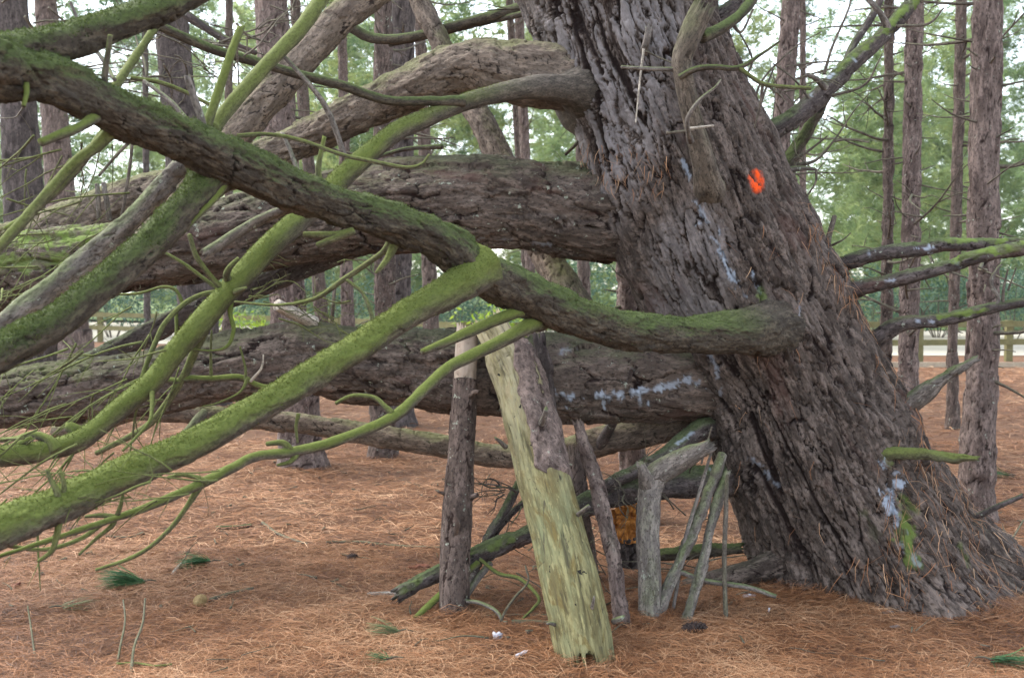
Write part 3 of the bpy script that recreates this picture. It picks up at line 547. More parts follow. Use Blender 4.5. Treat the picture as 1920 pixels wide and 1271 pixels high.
# small dry twigs at the branch collars on the right
for sp, m_ in (("1480,318,12,5.7; 1510,316,9,5.65; 1530,318,6,5.6", 'greybranch'), ("1490,300,8,5.75; 1520,280,5,5.7; 1552,255,3,5.65", 'twig'), ("1495,310,8,5.75; 1530,300,6,5.7; 1565,262,4,5.7; 1600,210,3,5.7; 1630,175,2,5.7", 'twig'),
        ("1565,265,5,5.7; 1590,262,4,5.7; 1630,267,3,5.7", 'twig'), ("1530,318,5,5.6; 1528,345,4,5.6; 1500,385,3,5.6", 'twig'), ("1555,480,12,5.7; 1553,450,11,5.65; 1565,405,9,5.65", 'twig'), ("1560,460,5,5.65; 1580,450,3,5.6; 1595,437,2,5.6", 'twig'), ("1595,560,7,5.5; 1602,570,3,5.45", 'twig'),
        ("1420,230,6,5.8; 1428,190,5,5.8; 1450,130,3,5.8", 'twig'), ("1410,210,5,5.8; 1430,150,4,5.8; 1490,90,3,5.8; 1540,60,2,5.8", 'twig'), ("1395,150,5,5.7; 1410,110,4,5.7; 1380,50,3,5.7", 'twig'), ("1315,870,4,5.0; 1320,850,4,5.0; 1335,800,3,5.0", 'twig')):
    FB(sp, mat=m_, par=TRUNK, name='twig')
for sp, m_, par_ in (("132,5,6,3.3; 158,62,7,3.3; 192,112,8,3.28; 215,150,8,3.2", 'greybranch', FL), ("525,98,8,4.6; 590,170,10,4.65; 620,220,11,4.7; 646,292,10,4.75", 'greybranch', TB), ("245,146,8,4.4; 300,155,8,4.45; 345,172,8,4.5; 392,196,7,4.5", 'mossthin', TB),
        ("270,152,7,3.9; 320,190,8,3.85; 352,226,9,3.8; 380,250,9,3.7", 'greybranch', FL), ("186,410,9,5.8; 184,375,9,5.75; 182,345,8,5.75", 'greybranch', L1), ("206,412,10,5.8; 200,378,10,5.75; 194,343,9,5.75", 'greybranch', L1),
        ("345,25,18,5.3; 390,55,15,5.3; 436,82,14,5.3; 480,100,10,5.3", 'darkbranch', TB), ("520,572,22,5.25; 552,588,24,5.35; 590,605,24,5.45", 'paletwig', L3), ("628,532,6,5.25; 625,570,7,5.25; 622,605,8,5.3", 'twig', L3), ("250,235,7,4.6; 245,300,6,4.6; 236,360,6,4.6; 225,425,5,4.6", 'twig', TB), ("185,330,5,4.2; 218,292,6,4.2; 250,258,7,4.2", 'twig', FL), ("0,190,6,3.9; 60,180,6,3.9; 110,178,5,3.9; 160,170,4,3.9", 'mossthin', FL)):
    FB(sp, mat=m_, par=par_)
for sp in ("640,40,20,6.9; 700,72,19,6.9; 780,68,18,6.8; 870,44,19,6.7; 985,14,22,6.5; 1040,0,24,6.3", "730,85,8,6.9; 800,70,9,6.8; 900,45,10,6.7; 1000,22,12,6.4", "1180,165,14,6.6; 1130,215,10,6.8; 1090,260,8,7.0; 1060,290,6,7.1", "760,130,12,7.2; 820,150,9,7.2; 900,140,7,7.1", "830,275,10,7.0; 760,280,8,7.1; 690,300,7,7.1"):
    TL('branch', sp, 'smooth', 'mosslimb', tree)
# tangles of fine twigs, too small to tell apart
def spray(n, xr, yr, dr, aim, ln, r, seed, mat, par, curl=.5, drop=.25):
    rr = random.Random(seed); tb = []
    for i in range(n):
        d = rr.uniform(*dr); p = P(rr.uniform(*xr), rr.uniform(*yr), d)
        a = (aim[0] + rr.gauss(0, .35), aim[1] + rr.gauss(0, .4), aim[2] + rr.gauss(0, .3))
        l = ln * rr.uniform(.4, 1.2); pt, rd = wander(p, a, l, r * rr.uniform(.6, 1.3), 6, curl, drop, rr)
        tb.append(tube(pt, rd, 5, .03, 'smooth', seed + i))
        for q in range(rr.randint(1, 4)):
            k_ = rr.randint(1, 4); a2 = np.array(pt[k_ + 1]) - np.array(pt[k_]) + np.array([rr.gauss(0, .05) for _ in range(3)])
            p2, r2 = wander(pt[k_], a2, l * rr.uniform(.2, .5), rd[k_] * .7, 4, curl, drop, rr); tb.append(tube(p2, r2, 4, .03, 'smooth', seed + i))
    return tag(joined('twigs', tb, M[mat], par), kind='stuff')
spray(20, (120, 340), (620, 800), (4.0, 4.5), (-.85, -.3, -.5), .62, .0055, 500, 'mossthin', TB, .18, .3)
spray(14, (0, 220), (780, 960), (3.3, 4.0), (-.7, -.2, -.35), .42, .005, 520, 'mossthin', TB, .18, .2)
spray(20, (100, 420), (880, 940), (3.0, 3.5), (-.9, -.2, -.12), .35, .0038, 540, 'mossthin', FL, .18, .2)
spray(14, (0, 330), (540, 760), (4.3, 5.1), (-.6, -.2, -.5), .5, .0042, 700, 'mossthin', TB, .18, .2)
spray(18, (0, 280), (240, 420), (3.2, 4.4), (-.6, .3, -.45), .55, .004, 560, 'mossthin', FL, .18, .2)
spray(22, (0, 420), (0, 200), (4.6, 6.2), (.6, .5, .25), .8, .006, 720, 'twig', TB, .25, 0)
spray(16, (0, 220), (430, 560), (4.2, 5.2), (-.6, -.3, -.2), .5, .0045, 580, 'mossthin', TB, .18, .2)
spray(16, (250, 520), (0, 160), (4.4, 5.2), (.4, .4, .1), .5, .005, 600, 'twig', TB)
spray(16, (440, 660), (480, 620), (4.2, 5.2), (.6, .4, .1), .4, .004, 620, 'mossthin', FL)
spray(12, (1090, 1330), (870, 980), (5.1, 5.5), (-.5, -.3, .3), .4, .004, 640, 'twig', L5)
spray(10, (930, 990), (900, 960), (5.2, 5.4), (-.5, -.2, .1), .35, .005, 660, 'darkbranch', L5)
spray(10, (1430, 1560), (120, 330), (5.6, 5.9), (.5, .3, .4), .45, .004, 680, 'twig', TRUNK)

# ---------------------------------------------------------------- logs and sticks propped under the limbs
def prop(name, sp, kind, mat, label, cat, group=None, px=.006, extra=None, **k):
    """a loose log or stick: first point is the foot on the ground"""
    pts, rads = spec(sp) if isinstance(sp, str) else sp
    if isinstance(sp, str) and name in ('leaning_stick', 'bent_bough', 'pole_prop') and pts[0][2] < .12 and (pts[1] - pts[0])[2] > .35 * np.linalg.norm(pts[1] - pts[0]):
        dn = (pts[0] - pts[1]); dn /= np.linalg.norm(dn); pts = [pts[0] + dn * (.05 + max(0, pts[0][2]) / max(.2, -dn[2]))] + pts; rads = [rads[0]] + rads
    rm = float(np.mean(rads))
    t = tube(pts, rads, int(np.clip(2 * math.pi * rm / px, 8, 150)), max(px, rm * .12), kind, k.pop('seed', ns()), **k)
    loc = t['C'][0].copy(); t['V'] = t['V'] - loc
    ex = {'white': t['up'] * 0, 'green': t['up'] * 0, 'paint': t['up'] * 0} if mat == 'darkbranch' else {}
    if extra: ex.update(extra(t))
    o = link(name, tmesh(name, t, ex), M[mat], None, loc); o['base'] = list(map(float, loc))
    return tag(o, label, cat, group), t, loc
k = NT('peeled log'); tc = k.attr('tc').outputs['Vector']; ck = k.attr('crack').outputs['Fac']
a1 = k.noise(tc, 5, 4, .6, (1, 1, .35)); a2 = k.noise(tc, 45, 5, .7, (1, 1, .12)); a3 = k.noise(tc, 9, 4, .7, (1, 1, .5), 1)
c = k.mix(k.step(a1, .35, .65), (.23, .205, .095), (.155, .17, .09))
c = k.mix(k.step(a3, .47, .62), c, (.13, .10, .035)); c = k.mix(k.math('MULTIPLY', k.step(a2, .42, .66), .75), c, (.075, .07, .035))
c = k.mix(k.math('MULTIPLY', k.attr('top').outputs['Fac'], .7), c, (.34, .30, .20))
c = k.mix(k.step(ck, .35, .8), c, (.035, .03, .025)); a4 = k.noise(tc, 55, 3, .5, (1, 1, .07), .2); a5 = k.noise(tc, 42, 2, .5, (1, 1, .7)); a6 = k.noise(tc, 14, 5, .7, (1, 1, .3)); a7 = k.noise(tc, 70, 4, .7, (1, 1, .2))
c = k.mix(k.math('MULTIPLY', k.step(a6, .47, .62), .7), c, (.105, .09, .04)); c = k.mix(k.math('MULTIPLY', k.step(a7, .55, .64), .6), c, (.28, .255, .125)); c = k.mix(k.math('MULTIPLY', k.step(a4, .63, .67), .6), c, (.022, .019, .014)); c = k.mix(k.step(a5, .72, .735), c, (.012, .011, .009))
k.bump(k.math('ADD', k.math('SUBTRACT', a2, k.math('MULTIPLY', k.step(a4, .58, .66), .8)), k.math('MULTIPLY', a3, .4)), .8, .008); M['peeled'] = k.out(c)
k = NT('bare pole'); tc = k.attr('tc').outputs['Vector']; ck = k.attr('crack').outputs['Fac']
a2 = k.noise(tc, 40, 5, .7, (1, 1, .15)); a1 = k.noise(tc, 8, 3, .6)
c = k.mix(k.step(a1, .35, .65), (.42, .35, .28), (.33, .26, .20)); c = k.mix(k.math('MULTIPLY', k.step(a2, .45, .7), .5), c, (.20, .14, .10)); c = k.mix(k.step(ck, .4, .8), c, (.04, .03, .02)); k.bump(a2, .5, .004); M['bare'] = k.out(c)

LOGS = "1098,1238,112,4.295; 1086,1170,112,4.38; 1066,1080,110,4.5; 1045,990,104,4.64; 1018,890,100,4.82; 996,800,96,4.95; 972,715,92,5.08; 950,665,84,5.14; 932,632,64,5.18"
log, lt, lloc = prop('log_prop', LOGS, 'log', 'peeled', 'thick peeled yellow green log leaning against the low limb, nearest the camera', 'log', px=.005, seed=7, end='jag', start='jag',
    extra=lambda t: {'top': np.concatenate([ss(.35, 1.0, t['S'] / t['S'].max()).ravel(), [0, 0]])})
# bark still on the upper right of the log: a curved sheet of its own
S0, S1 = .58, .97
C, R, T = lt['C'], lt['R'], lt['TT']; n = lt['n']; i0, i1 = int(n * .50), int(n * .95)
ca_ = []; nn = 70; _, A_, B_ = frames(C)
todir = np.array((0, -1.0, .1)); rightd = np.array((1.0, 0, 0))
rows = []; inner_shade = []
for ii in range(i0, i1):
    f = (ii - i0) / (i1 - i0)
    Tn = T[ii]; fr = todir - Tn * todir.dot(Tn); fr /= np.linalg.norm(fr); rt = np.cross(fr, Tn); rt = -rt if rt[0] < 0 else rt
    jg = fbm(np.array([[f * 9, 0, 1.]]), 3, 3)[0]
    lo = -.15 + .3 * jg + (.55 * ss(.55, 1, f)) ; hi = 2.0
    wid = 1 if f > .06 else .4 + .6 * f / .06
    aa = np.linspace(lo + (hi - lo) * (1 - wid) * .3, hi, nn)
    rows.append([C[ii] + (fr * math.cos(a) + rt * math.sin(a)) * (R[ii] + .015) for a in aa])
V = np.array(rows); pp = V * 1.0
hh = (.009 * fbm(pp * 26, 3, 8) + .009 * np.floor(fbm(pp * np.array((14, 14, 8)), 3, 9) * 4) / 2)
edge = np.ones(V.shape[:2]); edge[:, 0] = 0; edge[0] = 0; edge[-1] = 0; edge[:, -1] = 0
Cc = C[i0:i1][:, None]; dirn = (V - Cc) / np.linalg.norm(V - Cc, axis=-1)[..., None]
V = V + dirn * (hh * edge - .016 * (1 - edge))[..., None]
rag = .03 * fbm(np.stack([np.linspace(0, 6, nn), np.zeros(nn), np.zeros(nn)], -1), 3, 4)[:, None] * (T[i0])
V[:6] += rag[None] * np.linspace(1, 0, 6)[:, None, None]
m_, n_ = V.shape[:2]; i, j = np.meshgrid(np.arange(m_ - 1), np.arange(n_ - 1), indexing='ij')
Qb = np.stack([i * n_ + j, i * n_ + j + 1, (i + 1) * n_ + j + 1, (i + 1) * n_ + j], -1).reshape(-1, 4)
Vf = V.reshape(-1, 3)
link('bark', mesh_np('bark', Vf - lloc, [Qb], dict(tc=Vf, up=np.zeros(len(Vf)), crack=np.clip(-hh.ravel() * 60, 0, 1))), M['pine'], log).matrix_parent_inverse = Matrix()
for sp in ("1012,800,14,4.86; 1020,785,12,4.78; 1024,768,10,4.74", "948,838,10,4.85; 938,828,8,4.8; 930,822,6,4.78", "1083,965,10,4.6; 1095,955,8,4.52; 1104,948,7,4.5", "1108,1145,8,4.32; 1112,1130,6,4.28; 1114,1118,4,4.26", "1045,1172,9,4.34; 1034,1168,7,4.3; 1028,1168,5,4.28", "1150,1165,12,4.35; 1160,1160,10,4.33; 1170,1156,8,4.33"):
    pts, rads = spec(sp); t = tube(pts, rads, 8, .01, 'smooth', ns(), end='jag'); t['V'] = t['V'] - lloc
    link('knot', tmesh('knot', t), M['greybranch'], log).matrix_parent_inverse = Matrix()
post, pt_, ploc = prop('pole_prop', "851,1165,58,4.9; 853,1060,58,4.98; 858,960,56,5.05; 864,860,52,5.12; 869,760,48,5.19; 872,712,46,5.22", 'pine', 'pinered', 'reddish barked pole with a bare pale top, upright left of the thick log', 'log', px=.005, amp=.55, end='cut')
pts, rads = spec("871,770,45,5.185; 872,712,43,5.225; 874,670,42,5.25; 876,632,40,5.27"); t = tube(pts, rads, 50, .006, 'log', 19, end='jag'); t['V'] = t['V'] - ploc
link('bare_top', tmesh('bare_top', t), M['bare'], post).matrix_parent_inverse = Matrix()
for sp in ("850,1010,12,5.0; 858,985,11,4.92; 852,955,7,4.9", "880,745,12,5.16; 890,735,9,5.12; 898,735,7,5.1", "880,935,14,5.05; 888,930,10,5.02; 894,928,8,5.0", "838,930,9,5.08; 832,925,7,5.06; 822,922,4,5.05"):
    pts, rads = spec(sp); t = tube(pts, rads, 8, .01, 'smooth', ns(), end='jag'); t['V'] = t['V'] - ploc
    link('knot', tmesh('knot', t), M['pinered'], post).matrix_parent_inverse = Matrix()
def stick(sp, label, mat='greybranch', kind='fine', cat='stick', **k):
    return prop(k.pop('name', 'leaning_stick'), sp, kind, mat, label, cat, **k)
stick("1168,1178,28,4.72; 1158,1110,29,4.78; 1148,1040,30,4.86; 1132,965,31,4.96; 1114,890,30,5.06; 1098,840,27,5.12; 1085,798,20,5.18", 'scaly grey stick leaning just right of the thick peeled log', 'pine', 'pine', end='jag')
stick("1110,1130,26,5.0; 1075,1000,28,5.1; 1048,880,30,5.18; 1034,800,30,5.24; 1022,700,30,5.28; 1012,636,22,5.3", 'dark stick standing behind the top of the thick peeled log', 'pinedark', 'pine', end='jag')
st, stt, sloc = stick("1218,1150,44,4.92; 1218,1080,44,4.98; 1215,1000,44,5.03; 1218,930,44,5.08; 1232,890,46,5.1; 1262,870,44,5.08; 1295,852,38,5.04; 1325,838,26,5.0", 'thick greenish bent bough standing on end, its arm bending right', 'greybranch', 'fine', cat='bough', name='bent_bough', end='jag', amp=.5)
pts, rads = spec("1215,910,36,5.08; 1208,888,24,5.02; 1202,872,16,5.0"); t = tube(pts, rads, 14, .008, 'smooth', ns(), end='jag'); t['V'] = t['V'] - sloc
link('stub', tmesh('stub', t), M['greybranch'], st).matrix_parent_inverse = Matrix()
stick("1243,1128,22,4.95; 1275,1050,23,5.02; 1310,970,23,5.1; 1338,900,21,5.18; 1356,852,18,5.24", 'longer of two grey sticks leaning together against the dark lowest limb', 'greybranch')
stick("1294,1135,20,4.94; 1315,1060,20,5.02; 1335,980,20,5.1; 1352,920,19,5.16; 1362,886,16,5.2", 'shorter grey stick with broken pale tip beside the bent bough', 'greybranch', end='jag')
stick("1360,1128,9,4.96; 1358,1050,9,5.02; 1361,960,9,5.08; 1364,890,7,5.14", 'thin upright stick nearest the old trunk', 'twig', 'smooth')
stick("1268,1108,7,5.0; 1285,1010,8,5.05; 1312,920,7,5.1; 1338,832,5,5.12", 'slender curved twig leaning behind the grey sticks', 'greybranch', 'smooth')
stick("1455,1118,9,4.98; 1400,1100,10,5.0; 1330,1090,10,5.0; 1275,1072,10,5.0", 'thin stick lying low across the foot of the grey sticks', 'greybranch', 'smooth')
stick("773,1165,13,4.85; 815,1125,14,4.92; 860,1085,14,4.98; 897,1055,13,5.02", 'bright mossy stick slanting across the foot of the reddish pole', 'moss', 'smooth')
stick("832,1155,12,4.88; 865,1125,14,4.94; 895,1085,14,5.02; 920,1055,12,5.06", 'greenish grey stick crossing behind the bright mossy stick', 'greybranch', 'smooth')
stick("885,1085,16,5.2; 915,1010,17,5.25; 945,960,16,5.32; 975,905,15,5.4", 'dark stick leaning between the reddish pole and the thick log', 'darkbranch', 'fine')
stick("880,1075,14,5.3; 915,1015,15,5.32; 950,970,14,5.35; 985,940,13,5.4", 'lower of two dark sticks between reddish pole and thick log', 'darkbranch', 'fine')
stick("930,1190,4,4.75; 945,1150,5,4.75; 965,1120,5,4.75; 990,1090,4,4.8; 985,1060,4,4.85", 'wiry twig arching between the reddish pole and the thick log', 'twig', 'smooth')
stick("945,1190,5,4.72; 935,1150,7,4.78; 900,1130,8,4.85; 870,1126,8,4.9; 835,1115,8,4.95", 'curved twig arching over the needles at the reddish pole foot', 'greybranch', 'smooth')
stick("990,1150,5,4.8; 1000,1140,6,4.8; 1010,1120,7,4.8; 975,1085,8,4.9; 935,1075,8,4.95; 900,1048,7,5.0", 'hooked mossy twig hanging between pole and thick log', 'mossthin', 'smooth')
rr = random.Random(31); tb = []
for i in range(34):
    p0 = P(rr.uniform(880, 1370), rr.uniform(960, 1120), rr.uniform(5.0, 5.7)); p0[2] = max(.02, p0[2] * .6); a = rr.uniform(0, 6.28)
    pt, rd = wander(p0, (math.cos(a), math.sin(a) * .5, rr.uniform(-.5, .6)), rr.uniform(.15, .5), rr.uniform(.002, .0045), 6, .3, .35, rr)
    for q in pt: q[2] = max(.012, q[2])
    tb.append(tube(pt, rd, 5, .03, 'smooth', i))
tag(joined('brushwood', tb, M['twig']), 'loose tangle of thin dry twigs under the low limbs', 'brushwood', kind='stuff')
# rotten stump with orange broken wood, behind
k = NT('rotten wood'); t_ = k.n('TexCoord').outputs['Object']; a1 = k.noise(t_, 30, 4, .7, (1, 1, .3)); c = k.mix(k.step(a1, .35, .65), (.62, .27, .06), (.25, .09, .02)); k.bump(a1, 1, .02); M['rotten'] = k.out(c)
sm, smt, smloc = prop('broken_stump', "1178,1062,44,5.6; 1180,1040,42,5.6; 1178,1015,42,5.58; 1176,1000,44,5.56", 'pine', 'pinedark', 'low dark stump with orange rotten broken top behind the bent bough', 'stump', end='cut')
pts, rads = spec("1176,1010,46,5.56; 1174,990,46,5.54; 1172,970,42,5.53; 1174,955,36,5.53"); t = tube(pts, rads, 40, .006, 'pine', 9, end='jag', amp=3); t['V'] = t['V'] - smloc
link('rotten_wood', tmesh('rotten_wood', t), M['rotten'], sm).matrix_parent_inverse = Matrix()
rr = random.Random(4); tb = []
for i in range(30):
    p0 = P(1174 + rr.uniform(-24, 20), rr.uniform(960, 1005), 5.50 + rr.uniform(-.03, .05)); ln = rr.uniform(.02, .06)
    tt_ = tube([p0, p0 + np.array((rr.gauss(0, .015), rr.gauss(-.01, .01), ln * .6)), p0 + np.array((rr.gauss(0, .02), rr.gauss(-.01, .02), ln))], [.012, .016, .005], 6, .02, 'smooth', i, end='jag'); tt_['V'] = tt_['V'] - smloc; tb.append(tt_)
joined('splinters', tb, M['rotten'], sm).matrix_parent_inverse = Matrix()
prop('broken_stump', "1096,1085,52,5.62; 1092,1020,46,5.62; 1085,960,42,5.62; 1082,910,38,5.62; 1080,872,32,5.62; 1078,850,24,5.64", 'fine', 'pinered', 'tall red brown rotten stump behind the thick log and scaly stick', 'stump', end='jag')
prop('fallen_log', "1235,1040,22,5.75; 1280,1036,26,5.7; 1330,1032,26,5.68; 1385,1028,20,5.65", 'fine', 'mosslimb', 'pale green log lying on the ground behind the grey sticks', 'log', end='jag', start='jag')

# ---------------------------------------------------------------- background pines
BG = [ # x top (y=0), x at y=600, width at y=0, width at y=600, depth, material, label
 (22, 55, 56, 86, 13, 'pinedark', 'thick dark pine at the far left edge behind the mossy limbs'),
 (85, 135, 40, 62, 20, 'pine', 'grey pine with spreading foot, second from the left edge'),
 (318, 368, 60, 72, 14, 'pinedark', 'dark brown pine behind the tangle of mossy branches left of centre'),
 (508, 548, 62, 68, 9.2, 'pine', 'grey pine with base on the needles, behind left end of lower limbs'),
 (553, 600, 20, 26, 18, 'pinered', 'thin reddish pine just right of the big grey left pine'),
 (640, 655, 16, 26, 18, 'pine', 'thin grey pine right of centre left gap, beside a pair of pines'),
 (718, 718, 34, 42, 9.6, 'pinered', 'slim reddish pine with base on the needles behind lower limb'),
 (757, 750, 42, 48, 12, 'pinedark', 'dark pine standing close behind the slim reddish pine'),
 (786, 806, 20, 30, 16, 'pinered', 'pinkish slim pine right of the dark and reddish pair'),
 (972, 1000, 17, 20, 20, 'pine', 'thin pale pine seen between the two upper limbs near the trunk'),
 (955, 990, 14, 14, 21, 'pinered', 'thin reddish pine hugging the pale one near the old trunk'),
 (1085, 1097, 20, 24, 18, 'pinered', 'slim pine seen in the gap under the second limb'),
 (1165, 1182, 40, 48, 6.9, 'pine', 'pine standing directly behind the old trunk under its arch'),
 (1484, 1440, 34, 36, 10, 'pine', 'grey pine leaning right of the old trunk at top'),
 (1668, 1664, 17, 23, 10, 'pinered', 'thinnest of the reddish pines on the right'),
 (1716, 1702, 31, 36, 9.6, 'pine', 'straight pine left of the pair at the right edge'),
 (1803, 1790, 20, 20, 11.5, 'pinered', 'reddish pine tucked behind the thick grey right pine'),
 (1852, 1838, 54, 56, 7.0, 'pine', 'thick grey pine nearest the right edge with base on the needles'),
 (1505, 1508, 11, 14, 17, 'pine', 'faint thin pine behind the branch stubs right of the old trunk'),
 (430, 425, 14, 16, 24, 'pinered', 'far thin pine behind the left wooden fence'),
 (272, 278, 10, 13, 27, 'pinedark', 'slim dark pine by the left fence post'),
]
def needles(centers, dirs, ln, wd, per, seed, spread=.7):
    """tufts of thin leaf triangles; returns V, tris and a per-vertex tint"""
    r = np.random.default_rng(seed); n = len(centers)
    D = dirs[:, None] + r.normal(0, spread, (n, per, 3)); D /= np.linalg.norm(D, axis=-1)[..., None]
    L = (ln if np.ndim(ln) == 0 else ln[:, None]) * r.uniform(.6, 1.15, (n, per)); W = wd if np.ndim(wd) == 0 else wd[:, None, None]
    S = np.cross(D, r.normal(0, 1, (n, per, 3))); S /= np.linalg.norm(S, axis=-1)[..., None] + 1e-9
    c = centers[:, None] + r.normal(0, .02, (n, per, 3))
    V = np.stack([c - S * W / 2, c + S * W / 2, c + D * L[..., None]], 2).reshape(-1, 3)
    tint = np.repeat(r.random(n), per * 3)
    return V, np.arange(len(V)).reshape(-1, 3), tint
M['crown'] = leaf_mat('pine needles', (.05, .10, .055), (.075, .14, .07), (.12, .17, .08))
rr = np.random.default_rng(33)
def crown_mesh(seed):
    r = np.random.default_rng(seed); n = 900; h = r.random(n) ** .8; a = r.random(n) * 6.28; q = np.sqrt(r.random(n)) * (1.9 - 1.2 * h)
    c = np.stack([np.cos(a) * q, np.sin(a) * q, 4.5 * h], -1); V, T3, tint = needles(c, np.stack([np.cos(a), np.sin(a), .4 + 0 * a], -1), .28, .03, 7, seed)
    return mesh_np('crown', V, [T3], {'tint': tint}, False)
CROWNS = [crown_mesh(s_) for s_ in (1, 2, 3)]
BGT = []
for bi, (xt, xm, wt, wm, d, mt, label) in enumerate(BG):
    yb = CY + F * math.tan(math.atan2(CAMH, d) - PITCH)
    a, b = P(xt, 0, d), P(xm, 600, d); dv = (a - b) / (a[2] - b[2])
    foot = b - dv * b[2]; foot[2] = 0
    rm_, rt_ = wm * .5 * d / F, wt * .5 * d / F
    H = 11.0 + (bi * 37 % 10) * .25; zs = [-.15, .02, .25, .8, b[2], a[2], H]
    pts = [b + dv * (zz - b[2]) for zz in zs]
    for i_, p_ in enumerate(pts): p_[0] += .03 * math.sin(bi * 3 + i_ * 2) * (1 if 2 < i_ < 5 else 0)
    rads = [rm_ * 1.75, rm_ * 1.45, rm_ * 1.18, rm_ * 1.06, rm_, rt_, max(.03, rt_ * .45)]
    e = empty('pine_tree', (foot[0], foot[1], 0)); tag(e, label, 'tree', 'background pines')
    near = d < 11
    t = tube(pts, rads, 44 if near else 22, .022 if near else .07, 'pine', 200 + bi, end='cut', amp=1.5)
    ex = {'white': t['up'] * 0, 'green': t['up'] * 0, 'paint': t['up'] * 0}
    link('trunk', tmesh('trunk', t), M[mt], e)
    c = link('crown', CROWNS[bi % 3], M['crown'], e); c.matrix_parent_inverse = Matrix(); tp = pts[-1]; c.location = (tp[0] - foot[0], tp[1] - foot[1], H - 3.6); c.rotation_euler[2] = bi
    # dead side branches
    rr = random.Random(bi * 13 + 5); nb = 36 if d < 13 else 18
    zlo, zhi = .9, a[2] + .4
    for q in range(nb):
        zz = zlo + (zhi - zlo) * (q + rr.random()) / nb; f = (zz - b[2]) / (a[2] - b[2]); p0 = b + dv * (zz - b[2])
        an = rr.uniform(0, 6.28); ln = rr.choice((.08, .12, .18, .25, .4, .6, 1.0)) * rr.uniform(.7, 1.2) * (1 if d < 13 else 1.3)
        r0 = .006 + .006 * rr.random() + .0003 * d + (.004 if ln > .5 else 0)
        pt, rd = wander(p0, (math.cos(an), math.sin(an), rr.uniform(-.2, .35)), ln + rm_, r0, 5, .2, -.1, rr)
        tb = [tube(pt, rd, 5, .06, 'smooth', q)]
        if ln > .5:
            for w_ in range(rr.randint(1, 4)):
                k_ = rr.randint(1, 4); p2, r2 = wander(pt[k_], np.array(pt[k_ + 1]) - np.array(pt[k_]) + np.array([rr.gauss(0, .12) for _ in range(3)]), ln * rr.uniform(.25, .5), rd[k_] * .7, 4, .4, -.1, rr); tb.append(tube(p2, r2, 4, .06, 'smooth', q))
        joined('branch', tb, M['twig'], e)
    BGT.append(e)

# ---------------------------------------------------------------- far wood: pine foliage that reads as one mass
def wood():
    r = np.random.default_rng(77); Cs, Ds, Ls, Ws, tn = [], [], [], [], []
    trees = []
    for i in range(150):
        d = r.uniform(38, 75) if i > 14 else r.uniform(27, 38); x = r.uniform(-.62, .62) * d
        trees.append((x, d, r.uniform(6, 11) if d < 38 else r.uniform(9, 19), r.random()))
    for x, d, H, hue in trees:
        nb = int(26 + 22 * H / 8)
        for b in range(nb):
            f = r.random() ** .85; z = (.4 if d > 38 else 2.2) + f * H; ln = (1.0 - .75 * f) * r.uniform(1.2, 2.6); a = r.uniform(0, 6.28)
            m = int(9 + 8 * ln); t = r.random(m) ** .6
            dv = np.array((math.cos(a), math.sin(a), r.uniform(-.15, .4)))
            c = np.array((x, d, z)) + t[:, None] * dv * ln + r.normal(0, .16, (m, 3)) + np.stack([0 * t, 0 * t, -.25 * t ** 2 * ln], -1)
            Cs.append(c); Ds.append(np.repeat(dv[None], m, 0)); k_ = .8 + d / 60
            Ls.append(np.full(m, .26 * k_)); Ws.append(np.full(m, .022 * k_)); tn.append(np.clip(hue * .6 + r.normal(.2, .15, m), 0, 1))
    C = np.vstack(Cs); keep = C[:, 2] > .25; C = C[keep]
    V, T3, _ = needles(C, np.vstack(Ds)[keep], np.concatenate(Ls)[keep], np.concatenate(Ws)[keep], 8, 5, .55)
    return V, T3, np.repeat(np.concatenate(tn)[keep], 24)
M['wood'] = leaf_mat('wood foliage', (.10, .17, .08), (.20, .27, .11), (.33, .37, .14), .6)
V, T3, tint = wood()
tag(link('background_wood', mesh_np('background_wood', V, [T3], {'tint': tint}, False), M['wood']), 'soft green mass of pine foliage beyond the fence', 'foliage', kind='stuff')
print('wood tris', len(T3))
